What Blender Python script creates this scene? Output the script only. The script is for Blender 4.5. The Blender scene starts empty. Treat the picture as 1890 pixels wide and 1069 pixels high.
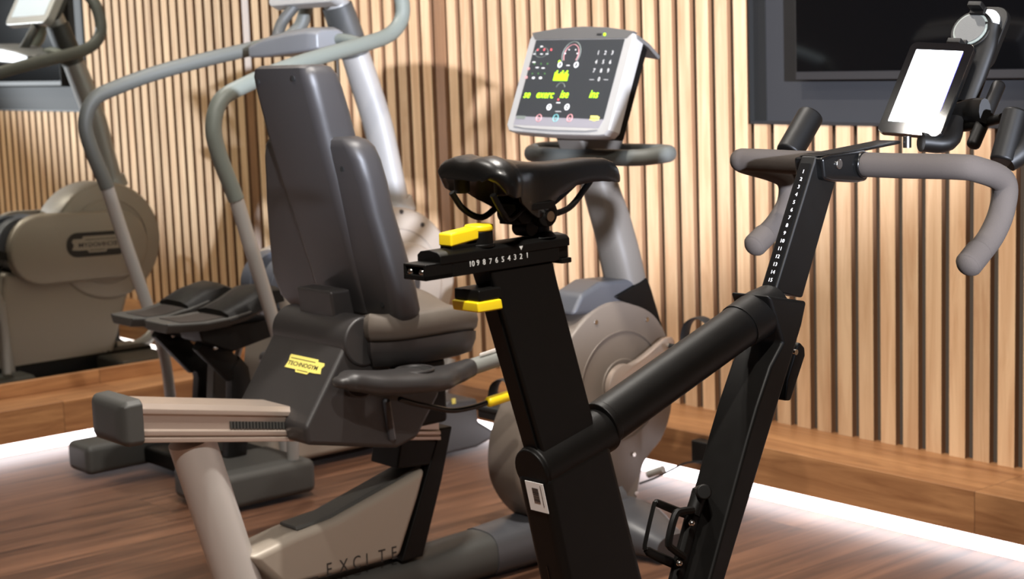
import bpy, bmesh, math, random
from mathutils import Vector, Matrix
random.seed(4)
S = bpy.context.scene
COL = S.collection
PI = math.pi

# ------------------------------------------------------------------ camera
AX = 3.5                 # slat wall plane x
HC = .3445 * AX          # camera height
BY = 1.468 * AX          # mirror wall plane y
yaw, pitch, roll, FP = map(math.radians, (39.792, 8.2216, -2.0281, 0))
FP = 3156.7
cF = Vector((math.sin(yaw)*math.cos(pitch), math.cos(yaw)*math.cos(pitch), -math.sin(pitch)))
_r = Vector((math.cos(yaw), -math.sin(yaw), 0)); _u = _r.cross(cF)
cR = math.cos(roll)*_r + math.sin(roll)*_u
cU = -math.sin(roll)*_r + math.cos(roll)*_u
C0 = Vector((0, 0, HC))
cam = bpy.data.cameras.new('camera'); co = bpy.data.objects.new('camera', cam); COL.objects.link(co)
M3 = Matrix((cR, cU, -cF)).transposed()
co.matrix_world = Matrix.Translation(C0) @ M3.to_4x4()
cam.sensor_width = 36; cam.lens = 36*FP/1890; cam.clip_start = .05
cam.dof.use_dof = True; cam.dof.focus_distance = 2.35; cam.dof.aperture_fstop = 9.5
S.camera = co
S.view_settings.view_transform = 'Standard'; S.view_settings.look = 'None'
S.view_settings.gamma = 1; S.view_settings.use_curve_mapping = False
S.view_settings.exposure = 0.0

# ------------------------------------------------------------------ light
W = bpy.data.worlds.new('world'); S.world = W; W.use_nodes = True
W.node_tree.nodes['Background'].inputs[0].default_value = (1, .96, .92, 1)
W.node_tree.nodes['Background'].inputs[1].default_value = .12
def area(name, loc, target, size, power, col, spread=180):
    l = bpy.data.lights.new(name, 'AREA'); l.shape = 'DISK'; l.size = size; l.energy = power; l.color = col
    l.spread = math.radians(spread)
    o = bpy.data.objects.new(name, l); COL.objects.link(o); o.location = loc
    o.rotation_euler = (Vector(target)-Vector(loc)).to_track_quat('-Z', 'Y').to_euler()
    return o
def spot(name, loc, target, radius, power, col, ang, blend):
    l = bpy.data.lights.new(name, 'SPOT'); l.shadow_soft_size = radius; l.energy = power; l.color = col
    l.spot_size = math.radians(ang); l.spot_blend = blend
    o = bpy.data.objects.new(name, l); COL.objects.link(o); o.location = loc
    o.rotation_euler = (Vector(target)-Vector(loc)).to_track_quat('-Z', 'Y').to_euler()
    return o
KEY = spot('key_spot', (-.62, -4.0, 1.60), (3.2, 3.7, 1.78), .055, 7400, (.93, 1, 1.17), 20, .45)
CEIL = 2.75
SPOTS = [(.98, 2.505), (2.45, 4.3), (2.0, 2.3), (.5, .5)]  # last entry is an unseen lamp added to fill leg and rail
for k, (x, y) in enumerate(SPOTS):
    area('ceiling_spot', (x, y, CEIL-.03), (x+.3, y+.3, 0), .12, (14, 12, 34, 62)[k], (1, .94, .86), 130)

# ------------------------------------------------------------------ materials
def lin(c): return tuple(((v/255+.055)/1.055)**2.4 if v > 10 else v/255/12.92 for v in c) + (1,)
def mat(name, col, rough=.5, metal=0, emit=None, es=0, bump=0, bscale=300, coat=0, spec=.5, vary=0, vs=40):
    m = bpy.data.materials.new(name); m.use_nodes = True; nt = m.node_tree; b = nt.nodes['Principled BSDF']
    c = lin(col) if max(col) > 1 else tuple(col)+(1,)
    b.inputs['Base Color'].default_value = c; b.inputs['Roughness'].default_value = rough
    b.inputs['Metallic'].default_value = metal; b.inputs['Coat Weight'].default_value = coat
    b.inputs['Specular IOR Level'].default_value = spec
    if emit: b.inputs['Emission Color'].default_value = tuple(emit)+(1,); b.inputs['Emission Strength'].default_value = es
    tc = nt.nodes.new('ShaderNodeTexCoord')
    if bump:
        n = nt.nodes.new('ShaderNodeTexNoise'); n.inputs['Scale'].default_value = bscale
        bp = nt.nodes.new('ShaderNodeBump'); bp.inputs['Strength'].default_value = bump; bp.inputs['Distance'].default_value = .001
        nt.links.new(tc.outputs['Object'], n.inputs['Vector']); nt.links.new(n.outputs[0], bp.inputs['Height'])
        nt.links.new(bp.outputs[0], b.inputs['Normal'])
    if vary:
        n = nt.nodes.new('ShaderNodeTexNoise'); n.inputs['Scale'].default_value = vs
        mx = nt.nodes.new('ShaderNodeMapRange'); mx.inputs['To Min'].default_value = max(rough-vary, .02); mx.inputs['To Max'].default_value = min(1, rough+vary)
        nt.links.new(tc.outputs['Object'], n.inputs['Vector']); nt.links.new(n.outputs[0], mx.inputs[0]); nt.links.new(mx.outputs[0], b.inputs['Roughness'])
    return m
def wood(name, ca, cb, axis, scale, rough=.5, pitch=0, piece=0, plank=None, dark=.5, bump=.15):
    """procedural wood with the grain running along axis (0,1,2)"""
    m = bpy.data.materials.new(name); m.use_nodes = True; nt = m.node_tree; L = nt.links.new; N = nt.nodes.new
    b = nt.nodes['Principled BSDF']; b.inputs['Roughness'].default_value = rough
    tc = N('ShaderNodeTexCoord'); sp = N('ShaderNodeSeparateXYZ'); L(tc.outputs['Object'], sp.inputs[0])
    def mth(op, a, b2=None):
        n = N('ShaderNodeMath'); n.operation = op
        for i, v in enumerate((a, b2)):
            if v is None: continue
            if isinstance(v, (int, float)): n.inputs[i].default_value = v
            else: L(v, n.inputs[i])
        return n.outputs[0]
    idn = None
    if plank:   # (across axis, width, length)
        ax, wd, ln = plank
        row = mth('FLOOR', mth('DIVIDE', sp.outputs[ax], wd))
        off = N('ShaderNodeTexWhiteNoise'); off.noise_dimensions = '1D'; L(row, off.inputs['W'])
        al = mth('ADD', mth('DIVIDE', sp.outputs[axis], ln), mth('MULTIPLY', off.outputs['Value'], 7.3))
        idn = mth('ADD', mth('MULTIPLY', row, 13.7), mth('FLOOR', al))
    elif pitch:
        idn = mth('FLOOR', mth('DIVIDE', mth('SUBTRACT', sp.outputs[1], piece), pitch))
    vec = N('ShaderNodeVectorMath'); vec.operation = 'MULTIPLY'
    sc = [scale*14]*3; sc[axis] = scale; vec.inputs[1].default_value = sc
    if idn is not None:
        wn = N('ShaderNodeTexWhiteNoise'); wn.noise_dimensions = '1D'; L(idn, wn.inputs['W'])
        ad = N('ShaderNodeVectorMath'); ad.operation = 'MULTIPLY_ADD'
        ad.inputs[1].default_value = (9, 9, 9); L(wn.outputs['Color'], ad.inputs[0]); L(tc.outputs['Object'], ad.inputs[2]); L(ad.outputs[0], vec.inputs[0])
    else: L(tc.outputs['Object'], vec.inputs[0])
    n1 = N('ShaderNodeTexNoise'); n1.inputs['Scale'].default_value = 1; n1.inputs['Detail'].default_value = 7; n1.inputs['Roughness'].default_value = .62
    n1.inputs['Distortion'].default_value = .8; L(vec.outputs[0], n1.inputs['Vector'])
    rp = N('ShaderNodeValToRGB'); rp.color_ramp.elements[0].position = .33; rp.color_ramp.elements[1].position = .68
    rp.color_ramp.elements[0].color = lin(ca); rp.color_ramp.elements[1].color = lin(cb); L(n1.outputs[0], rp.inputs[0])
    out = rp.outputs[0]
    if idn is not None:
        hs = N('ShaderNodeHueSaturation'); mr = N('ShaderNodeMapRange'); mr.inputs['To Min'].default_value = 1-.22*dark; mr.inputs['To Max'].default_value = 1+.16*dark
        L(wn.outputs['Value'], mr.inputs[0]); L(mr.outputs[0], hs.inputs['Value']); L(out, hs.inputs['Color']); out = hs.outputs[0]
    if plank:
        fr = mth('ABSOLUTE', mth('SUBTRACT', mth('FRACT', mth('DIVIDE', sp.outputs[ax], wd)), .5))
        fa = mth('ABSOLUTE', mth('SUBTRACT', mth('FRACT', al), .5))
        g = mth('MAXIMUM', mth('GREATER_THAN', fr, .5-.0012/wd), mth('GREATER_THAN', fa, .5-.0012/ln))
        mx = N('ShaderNodeMix'); mx.data_type = 'RGBA'; mx.inputs['B'].default_value = lin((60, 38, 26))
        L(mth('MULTIPLY', g, .6), mx.inputs['Factor']); L(out, mx.inputs['A']); out = mx.outputs['Result']
    L(out, b.inputs['Base Color'])
    bp = N('ShaderNodeBump'); bp.inputs['Strength'].default_value = bump; bp.inputs['Distance'].default_value = .001
    L(n1.outputs[0], bp.inputs['Height']); L(bp.outputs[0], b.inputs['Normal'])
    return m
PITCH = .0704; GAP0 = 4.4286
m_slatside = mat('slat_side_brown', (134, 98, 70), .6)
m_slat = wood('slat_oak', (202, 160, 120), (232, 198, 158), 2, 2.2, .78, pitch=PITCH, piece=GAP0, dark=.55)
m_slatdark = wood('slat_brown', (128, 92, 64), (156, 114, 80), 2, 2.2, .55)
m_ledge_x = wood('ledge_oak_x', (140, 94, 60), (190, 140, 94), 0, 2.0, .42, dark=.3, plank=(1, 5, 1.3))
m_ledge_y = wood('ledge_oak_y', (140, 96, 62), (184, 136, 92), 1, 2.0, .42, dark=.3, plank=(0, 5, 1.3))
m_floor = wood('laminate_floor', (66, 43, 31), (130, 92, 69), 0, 1.3, .38, plank=(1, .19, 1.25), dark=.6, bump=.1)
m_felt = mat('felt_backing', (84, 76, 68), .9, bump=.4, bscale=900)
m_black = mat('black_paint', (8, 7, 6), .5, spec=.22, bump=.08, bscale=1500, vary=.05)
m_gloss = mat('black_gloss', (11, 11, 11), .2, spec=.4)
m_vinyl = mat('saddle_vinyl', (12, 12, 12), .34, spec=.4, bump=.12, bscale=700)
m_rub = mat('black_rubber', (28, 28, 28), .6, bump=.2, bscale=500)
m_foam = mat('foam_grip', (66, 60, 56), .9, bump=.5, bscale=1200, spec=.25)
m_plast = mat('charcoal_plastic', (50, 48, 48), .42, bump=.22, bscale=1100)
m_plast2 = mat('slate_plastic', (72, 73, 77), .4, bump=.1, bscale=1000)
m_dgrey = mat('dark_grey_rubber', (66, 66, 64), .55, bump=.2, bscale=800)
m_silver = mat('silver_paint', (168, 166, 163), .36, metal=.25, vary=.05)
m_leg = mat('leg_grey_lightened', (198, 194, 190), .42, metal=.2)  # mast paint lightened, stands in for fill light on the leg
m_mast = mat('mast_grey', (158, 156, 153), .42, metal=.2)
m_shroud = mat('shroud_taupe_shaded', (112, 102, 93), .45, metal=.1, bump=.06, bscale=1200)  # taupe darkened, shade on the housing put into the colour
m_mastr = mat('mast_grey_shaded', (102, 97, 91), .45, metal=.1)  # mast paint darkened, shade on this mast put into the colour
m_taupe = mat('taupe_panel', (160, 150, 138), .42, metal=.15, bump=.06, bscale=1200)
m_alu = mat('rail_aluminium', (182, 166, 154), .34, metal=.55, vary=.06, vs=15)
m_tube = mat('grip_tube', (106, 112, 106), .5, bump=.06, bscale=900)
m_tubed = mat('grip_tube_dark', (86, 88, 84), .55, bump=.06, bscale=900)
m_yel = mat('yellow_plastic', (246, 214, 30), .4)
m_yelp = mat('yellow_badge', (240, 226, 120), .45)
m_cush = mat('seat_vinyl', (98, 91, 84), .45, bump=.15, bscale=600)
m_white = mat('white_plastic', (228, 230, 226), .35)
m_lbl = mat('paper_label', (236, 234, 232), .6)
m_ink = mat('dark_print', (44, 40, 38), .6)
m_lt = mat('light_print', (214, 214, 212), .6)
m_key = mat('key_print', (176, 176, 174), .6)
m_brow = mat('console_brow_grey', (84, 82, 80), .45)
m_tray = mat('tray_grey', (112, 113, 115), .4)
m_scr = mat('screw_steel', (190, 188, 184), .22, metal=1)
m_mir = mat('mirror_silver', (208, 208, 198), .0, metal=1)
m_led = mat('led_diffuser', (255, 255, 255), .5, emit=(1, .95, 1), es=4.6)
m_ledbar = mat('led_profile', (225, 222, 228), .4)
m_tablet = mat('tablet_screen_lit', (240, 244, 255), .2, emit=(.93, .96, 1), es=2.6)
m_blue = mat('tablet_screen_edge', (10, 10, 90), .2, emit=(.03, .03, .5), es=.7)
m_glass = mat('dark_glass', (8, 8, 9), .06)
m_bez = mat('tv_bezel', (44, 42, 42), .6, spec=.3)
m_tvback = mat('tv_backboard', (50, 50, 52), .7, spec=.3)
m_blackmat = mat('black_board', (14, 14, 13), .8)
m_disp = mat('console_panel', (44, 46, 48), .45)
m_grn = mat('green_led', (150, 230, 20), .5, emit=(.45, .95, .02), es=1.1)
m_gdim = mat('green_small', (70, 120, 60), .5)
m_red = mat('red_small', (215, 90, 95), .5)
m_pale = mat('pale_screen', (196, 206, 216), .3, emit=(.75, .82, .9), es=.35)
m_paint = mat('wall_paint', (120, 112, 102), .8)
m_ceil = mat('ceiling_paint', (225, 220, 212), .85)
m_lamp = mat('lamp_glow', (255, 240, 220), .5, emit=(1, .93, .85), es=90)
m_sleeve = mat('grey_sleeve', (122, 124, 120), .4)
m_hl = mat('highlight_white', (240, 238, 234), .4)  # white for the painted highlight on the hand grip
m_lilac = mat('console_strip', (128, 125, 130), .5)
m_teal = mat('teal_print', (110, 170, 170), .5)
m_rose = mat('rose_print', (200, 140, 140), .5)
m_drum = mat('slate_drum', (82, 86, 96), .4)

# ------------------------------------------------------------------ helpers
class Fr:
    def __init__(s, o, deg):
        s.o = Vector(o); a = math.radians(deg); s.a = a
        s.U = Vector((math.cos(a), math.sin(a), 0)); s.V = Vector((-math.sin(a), math.cos(a), 0))
    def ray(s, x, y): return cF*FP + cR*(x-945) - cU*(y-534.5)
    def loc(s, p): d = p-s.o; return Vector((d@s.U, d@s.V, d.z))
    def L(s, x, y, v=0):          # photo point on the plane v -> (u, z)
        d = s.ray(x, y); t = (v-(C0-s.o)@s.V)/(d@s.V); q = s.loc(C0+d*t); return (q.x, q.z)
    def L3(s, x, y, v=0): u, z = s.L(x, y, v); return Vector((u, v, z))
    def LU(s, x, y, u):
        d = s.ray(x, y); t = (u-(C0-s.o)@s.U)/(d@s.U); q = s.loc(C0+d*t); return (q.y, q.z)
    def LU3(s, x, y, u): v, z = s.LU(x, y, u); return Vector((u, v, z))
    def LZ(s, x, y, z):
        d = s.ray(x, y); t = (z-HC)/d.z; q = s.loc(C0+d*t); return (q.x, q.y)
    def poly(s, pts, v): return [s.L(x, y, v) for x, y in pts]
    def mw(s): return Matrix.Translation(s.o) @ Matrix.Rotation(s.a, 4, 'Z')
WF = Fr((0, 0, 0), 0)

def fin(bm, name, m, parent=None, bev=0, seg=2, ang=35, label=None, flat=False):
    bmesh.ops.recalc_face_normals(bm, faces=bm.faces[:])
    me = bpy.data.meshes.new(name)
    if not flat:
        lim = math.radians(ang)
        for f in bm.faces: f.smooth = True
        for e in bm.edges:
            if len(e.link_faces) == 2 and e.calc_face_angle(0) > lim: e.smooth = False
    bm.to_mesh(me); bm.free()
    me.materials.append(m)
    o = bpy.data.objects.new(name, me); COL.objects.link(o)
    if parent: o.parent = parent
    if bev:
        b = o.modifiers.new('bevel', 'BEVEL'); b.width = bev; b.segments = seg; b.limit_method = 'ANGLE'; b.angle_limit = math.radians(ang-5)
        if not flat:
            for e in me.edges: e.use_edge_sharp = False
            w = o.modifiers.new('wn', 'WEIGHTED_NORMAL'); w.keep_sharp = True
    if label: o['label'] = label
    return o
def thing(name, label, cat, frame=None, group=None):
    o = bpy.data.objects.new(name, None); COL.objects.link(o); o.empty_display_size = .1
    if frame: o.matrix_world = frame.mw()
    o['label'] = label; o['category'] = cat
    if group: o['group'] = group
    return o
def tag(o, label, cat, group=None):
    o['label'] = label; o['category'] = cat
    if group: o['group'] = group
    return o
def struct(o): o['kind'] = 'structure'; return o
def B(): return bmesh.new()
def box(bm, a, b, mt=None):
    c = [(a[i]+b[i])/2 for i in range(3)]; s = [abs(b[i]-a[i]) for i in range(3)]
    m = Matrix.Translation(c) @ Matrix.Diagonal((*s, 1))
    if mt is not None: m = mt @ m
    bmesh.ops.create_cube(bm, size=1, matrix=m); return bm
def prism(bm, poly, v0, v1, inset=None):
    """poly in (u,z), extruded across v"""
    a = [bm.verts.new((u, v0, z)) for u, z in poly]; b = [bm.verts.new((u, v1, z)) for u, z in poly]
    n = len(poly); bm.faces.new(a); bm.faces.new(b[::-1])
    for i in range(n): bm.faces.new((a[i], b[i], b[(i+1) % n], a[(i+1) % n]))
    return bm
def quadprism(bm, pts, d):
    """pts: 3D polygon, extruded by vector d"""
    a = [bm.verts.new(p) for p in pts]; b = [bm.verts.new(Vector(p)+Vector(d)) for p in pts]
    n = len(pts); bm.faces.new(a); bm.faces.new(b[::-1])
    for i in range(n): bm.faces.new((a[i], b[i], b[(i+1) % n], a[(i+1) % n]))
    return bm
def cat(pts, k=6, closed=False):
    pts = [Vector(p) for p in pts]; n = len(pts); out = []
    for i in range(n if closed else n-1):
        g = lambda j: pts[j % n] if closed else (pts[j] if 0 <= j < n else (2*pts[0]-pts[1] if j < 0 else 2*pts[-1]-pts[-2]))
        p0, p1, p2, p3 = g(i-1), g(i), g(i+1), g(i+2)
        for s in range(k):
            t = s/k
            out.append(.5*((2*p1)+(p2-p0)*t+(2*p0-5*p1+4*p2-p3)*t*t+(3*p1-p0-3*p2+p3)*t**3))
    if not closed: out.append(pts[-1])
    return out
def loft(bm, rings, cap=True, closed=False):
    R = [[bm.verts.new(p) for p in r] for r in rings]; n = len(R[0]); m = len(R)
    for i in range(m if closed else m-1):
        a, b = R[i], R[(i+1) % m]
        for j in range(n): bm.faces.new((a[j], a[(j+1) % n], b[(j+1) % n], b[j]))
    if cap and not closed: bm.faces.new(R[0][::-1]); bm.faces.new(R[-1])
    return bm
def tube(bm, pts, r, n=16, k=6, closed=False, ref=(0, 0, 1), rb=None, round_end=False, sup=2.0):
    """sweep; r radius (or list per control point), rb second radius for a flat section"""
    m0 = len(pts)
    P = cat(pts, k, closed) if k else [Vector(p) for p in pts]
    kk = k or 1
    def at(R, i):
        if not isinstance(R, (list, tuple)): return R
        t = i/kk; j = int(t); f = t-j
        a = R[min(j, len(R)-1) % len(R)]; b = R[(j+1) % len(R) if closed else min(j+1, len(R)-1)]
        f = f*f*(3-2*f); return a*(1-f)+b*f
    T = []
    N_ = len(P)
    for i in range(N_):
        a = P[(i-1) % N_] if closed or i else P[0]; b = P[(i+1) % N_] if closed or i < N_-1 else P[-1]
        T.append((b-a).normalized())
    x = T[0].cross(Vector(ref))
    if x.length < .05: x = T[0].cross(Vector((1, 0, 0)))
    x.normalize(); rings = []
    for i in range(N_):
        x = (x - T[i]*(x@T[i])).normalized(); y = T[i].cross(x)
        ra = at(r, i); rv = at(rb, i) if rb is not None else ra
        ring = []
        for j in range(n):
            a = 2*PI*j/n; c, s = math.cos(a), math.sin(a)
            c = math.copysign(abs(c)**(2/sup), c); s = math.copysign(abs(s)**(2/sup), s)
            ring.append(P[i]+x*ra*c+y*rv*s)
        rings.append((ring, P[i]))
    RR = [g for g, _ in rings]
    if round_end and not closed:
        def shrink(g, c, f, off): return [c+(p-c)*f+off for p in g]
        e0 = [(g, c) for g, c in rings[:1]][0]; e1 = rings[-1]
        rr = at(r, 0); r1 = at(r, N_-1)
        RR = [shrink(e0[0], e0[1], math.cos(a), -T[0]*rr*.7*math.sin(a)) for a in (1.35, 1.0, .6, .3)] + RR + \
             [shrink(e1[0], e1[1], math.cos(a), T[-1]*r1*.7*math.sin(a)) for a in (.3, .6, 1.0, 1.35)]
    return loft(bm, RR, True, closed)
def cyl(bm, a, b, r, r2=None, n=24):
    a, b = Vector(a), Vector(b); d = b-a
    m = Matrix.Translation((a+b)/2) @ d.to_track_quat('Z', 'Y').to_matrix().to_4x4()
    bmesh.ops.create_cone(bm, cap_ends=True, segments=n, radius1=r, radius2=r if r2 is None else r2, depth=d.length, matrix=m); return bm
def sph(bm, c, r, sc=(1, 1, 1)):
    bmesh.ops.create_uvsphere(bm, u_segments=20, v_segments=12, radius=r, matrix=Matrix.Translation(c) @ Matrix.Diagonal((*sc, 1))); return bm
def face_m(o, a, n):
    """matrix with x along a, z along n (outward), origin o"""
    a = Vector(a).normalized(); n = Vector(n); n = (n-a*(n@a)).normalized(); b = n.cross(a)
    m = Matrix((a, b, n)).transposed().to_4x4(); m.translation = Vector(o); return m
def text(s, size, mt, m, name, parent, ext=.0004, align='LEFT', sx=1, shear=0, label=None, space=1, bold=0):
    c = bpy.data.curves.new(name, 'FONT'); c.body = s; c.size = size; c.extrude = ext; c.align_x = align
    c.shear = shear; c.space_character = space; c.offset = bold; c.resolution_u = 3
    t = bpy.data.objects.new(name, c); COL.objects.link(t)
    me = bpy.data.meshes.new_from_object(t.evaluated_get(bpy.context.evaluated_depsgraph_get()))
    bpy.data.objects.remove(t); bpy.data.curves.remove(c)
    me.transform(mt @ Matrix.Diagonal((sx, 1, 1, 1))); me.materials.clear(); me.materials.append(m)
    o = bpy.data.objects.new(name, me); COL.objects.link(o); o.parent = parent
    if label: o['label'] = label
    return o

# ------------------------------------------------------------------ setting
X0, Y0 = -4.2, -5.2
FRX = .9313*AX; FRY = 1.4116*AX; ZT = .1438; ZB = .0405
struct(fin(box(B(), (X0, Y0, -.1), (AX+.2, BY+.2, 0)), 'floor', m_floor))
struct(fin(box(B(), (X0, Y0, CEIL), (AX+.2, BY+.2, CEIL+.1)), 'ceiling', m_ceil))
struct(fin(box(B(), (X0-.1, Y0, 0), (X0, BY+.2, CEIL)), 'wall_left', m_paint))
struct(fin(box(B(), (X0, Y0-.1, 0), (AX+.2, Y0, CEIL)), 'wall_front', m_paint))
struct(fin(box(B(), (X0, BY+.012, 0), (AX+.2, BY+.2, CEIL)), 'wall_back', m_paint))
bm = B(); DP = .018
wr = struct(fin(box(bm, (AX+DP, Y0, 0), (AX+.2, BY+.012, CEIL)), 'wall_right', m_felt))
NY, NZ = 3.163, HC-.0681*AX       # niche for the screen
bm = B(); bd = B()
k = -12; 
while True:
    yc = GAP0 + (k+.5)*PITCH; k += 1
    if yc < Y0: continue
    break
k0 = int((Y0-GAP0)/PITCH)+1
for k in range(k0, 11):
    ya = GAP0+k*PITCH+.0117; yb = GAP0+(k+1)*PITCH-.0117
    yb = min(yb, BY-.0005)
    if yb <= ya: continue
    zt = NZ if yb < NY+.01 and ya > .75 else CEIL
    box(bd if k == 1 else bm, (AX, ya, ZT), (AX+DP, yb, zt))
    if zt < CEIL: box(bm, (AX, ya, 2.25), (AX+DP, yb, CEIL))
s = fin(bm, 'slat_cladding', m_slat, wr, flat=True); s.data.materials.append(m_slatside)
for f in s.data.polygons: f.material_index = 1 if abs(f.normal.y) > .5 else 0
s = fin(bd, 'dark_slat', m_slatdark, wr, flat=True, label='darker brown slat in the cladding')  # one slat in a darker brown than the rest
# plinth ledges along both walls
struct(fin(box(B(), (FRX, Y0, ZB), (AX+DP, BY+.01, ZT)), 'baseboard_right', m_ledge_y, bev=.002))
struct(fin(box(B(), (X0, FRY, ZB), (FRX-.0005, BY+.01, ZT)), 'baseboard_back', m_ledge_x, bev=.002))
struct(fin(box(B(), (X0, BY-.012, ZT), (FRX+.22, BY+.01, HC-.2905*AX)), 'trim_1', m_ledge_x, bev=.002))
bm = box(B(), (FRX+.004, Y0, .003), (FRX+.02, FRY+.004, ZB-.002)); l = fin(bm, 'led_strip_light', m_led)
tag(l, 'white LED strip under the plinth of the slatted wall', 'LED strip', 'LED strips under the plinths')
bm = box(B(), (X0, FRY+.004, .003), (FRX+.002, FRY+.02, ZB-.002)); l = fin(bm, 'led_strip_light', m_led)
tag(l, 'white LED strip under the plinth below the mirror', 'LED strip', 'LED strips under the plinths')
# mirror panels
zm = HC-.2905*AX
seam = WF.ray(273, 0); seamx = BY*seam.x/seam.y
for nm, xa, xb, dy, lb in (('r', seamx+.0002, AX-.0005, 0, 'tall wall mirror panel reflecting the slats, meeting the slatted wall'),
                   ('l', seamx-1.6, seamx-.0002, .004, 'tall wall mirror panel at the left reflecting the screen and trainer')):
    bm = box(B(), (xa, BY+dy*.2, zm), (xb, BY+.011, CEIL-.01)); o = fin(bm, 'wall_mirror', m_mir, flat=True); tag(o, lb, 'mirror', 'wall mirror panels')

# wall screen in its recess
scr = thing('wall_television', 'large black flat television recessed in the slatted wall', 'television', Fr((AX, 2.1, NZ), 0))
o = Vector((AX, 2.1, NZ))
Y1 = .76-2.1; Y2 = NY-2.1; ZH = 2.25-NZ
fin(box(B(), (DP-.001, Y1, 0), (DP-.004, Y2, ZH)), 'backboard', m_tvback, scr)
bm = box(B(), (-.004, Y2-.004, 0), (DP-.004, Y2, ZH)); fin(bm, 'side_cheek', m_blackmat, scr)
v2, z2 = WF.LU(1415, 150, AX+DP-.004)
fin(box(B(), (DP-.006, v2-2.1, 0.005), (DP-.004, Y2-.004, ZH)), 'black_strip', m_blackmat, scr)  # flat black strip beside the niche edge
fin(box(B(), (-.004, Y1, -.004), (DP-.004, Y2, .003)), 'lower_edge', m_bez, scr)
va, za = WF.LU(1468, 148, AX-.035); va -= 2.1; za -= NZ
fin(box(B(), (-.035, Y1+.05, za), (DP-.004, va, ZH-.06)), 'tv_case', m_bez, scr, bev=.003)
fin(box(B(), (-.0365, Y1+.06, za+.022), (-.03, va-.006, ZH-.07)), 'screen', m_glass, scr)
fin(box(B(), (-.02, -.2, .02), (DP-.004, -.05, za)), 'sensor_bar', m_blackmat, scr, bev=.003)

# socket box and cable in front of the plinth
jb = thing('junction_box', 'small black socket box on the plinth behind the black bike', 'socket box', Fr((FRX, 3.2, 0), 0))
JF = Fr((FRX, 3.2, 0), 0)
a = JF.LU(1275, 812, -.035); b_ = JF.LU(1345, 870, -.035)
fin(box(B(), (-.035, b_[0]-.02, b_[1]), (-.0005, a[0], a[1])), 'box_body', m_rub, jb, bev=.004)
fin(cyl(B(), (-.036, a[0]-.07, b_[1]+.02), (-.030, a[0]-.07, b_[1]+.02), .008), 'socket_screw', m_scr, jb)
cb = thing('power_cable', 'thin grey power cable with a white plug near the floor light', 'cable', None)
pts = [WF.LU3(1296, 852, FRX-.04), WF.LU3(1265, 855, FRX-.06), WF.LU3(1238, 868, FRX-.08), WF.LU3(1210, 882, FRX-.1), WF.LU3(1180, 893, FRX-.14)]
for p in pts: p.z = max(p.z, .006)
fin(tube(B(), pts, .0028, 8), 'cord', m_rub, cb)
q = WF.LU3(1225, 866, FRX-.09); q.z = max(q.z, .012); q2 = WF.LU3(1196, 876, FRX-.1); q2.z = max(q2.z, .012)
fin(tube(B(), [q, q2], .011, 10, k=0), 'plug', m_white, cb, bev=.002)

# ceiling lamps, the last an added fill
for k, (x, y) in enumerate(SPOTS):
    lp = thing('ceiling_spotlight', ('round ceiling spotlight above the recumbent bike seat rail', 'round ceiling spotlight above the elliptical trainer', 'round ceiling spotlight above the black indoor bike', 'added unseen fill light nearest the camera, over open floor')[k], 'ceiling light', Fr((x, y, CEIL), 0), 'ceiling spotlights')
    fin(cyl(B(), (0, 0, -.012), (0, 0, -.001), .075), 'lamp_ring', m_white, lp); fin(cyl(B(), (0, 0, -.016), (0, 0, -.012), .045), 'lamp_lens', m_lamp, lp)

# ================================================================== black indoor bike
K = Fr((1.40, 1.50, 0), 3.5)
bk = thing('indoor_bike', 'matt black indoor racing bike with yellow levers, nearest the camera', 'exercise bike', K)
L3, L = K.L3, K.L
def kp(pts, v): return K.poly(pts, v)
# lower seat tube: rear face, near face
v = -.026
p = kp([(1006, 884), (1128, 812), (1193, 1076)], v); q = kp([(1046, 1076)], v)[0]
def ext(a, b, z): t = (z-a[1])/(b[1]-a[1]); return (a[0]+(b[0]-a[0])*t, z)
fr = ext(p[1], p[2], .12); rr = ext(p[0], q, .12)
bm = prism(B(), [p[0], p[1], fr, rr], -.026, .026)
fin(bm, 'seat_tube', m_black, bk, bev=.011, seg=4)
# ledge tube with the rounded cap
bm = B(); c0 = L3(983, 868, 0); c1 = L3(1118, 790, 0)
tube(bm, [c0, c1], .0275, 24, k=0, rb=.029); fin(bm, 'top_tube_sleeve', m_black, bk, bev=.004, seg=3)
d = (c1-c0).normalized()
fin(tube(B(), [c0-d*.004, c0+d*.003], .0262, 24, k=0, rb=.0275), 'end_cap', m_black, bk, bev=.002)
# big diagonal tube and its collars
c2 = L3(1113, 782, 0); c3 = L3(1366, 602, 0)
fin(tube(B(), [c2, c3], .0295, 28, k=0), 'diagonal_tube', m_black, bk)
d = (c3-c2).normalized()
fin(tube(B(), [c2-d*.006, c2+d*.004], .0300, 28, k=0), 'tube_collar', m_black, bk, bev=.0015)
fin(tube(B(), [c3-d*.002, c3+d*.004, L3(1400, 580, 0), L3(1425, 566, 0)], [.031, .031, .0325, .031], 28, k=4), 'front_collar', m_black, bk)
# front hub and down tube
nf = [(1416, 546), (1487, 556), (1478, 600), (1336, 1069)]
P_ = kp(nf, -.03); e = ext(P_[2], P_[3], .1)
lf = kp([(1385, 625), (1362, 668), (1337, 742), (1320, 800), (1298, 880)], .022); e2 = ext(lf[3], lf[4], .1)
bm = prism(B(), [P_[0], P_[1], P_[2], P_[3], e, e2]+lf[::-1], -.033, .033)
fin(bm, 'down_tube', m_black, bk, bev=.010, seg=4)
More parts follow.
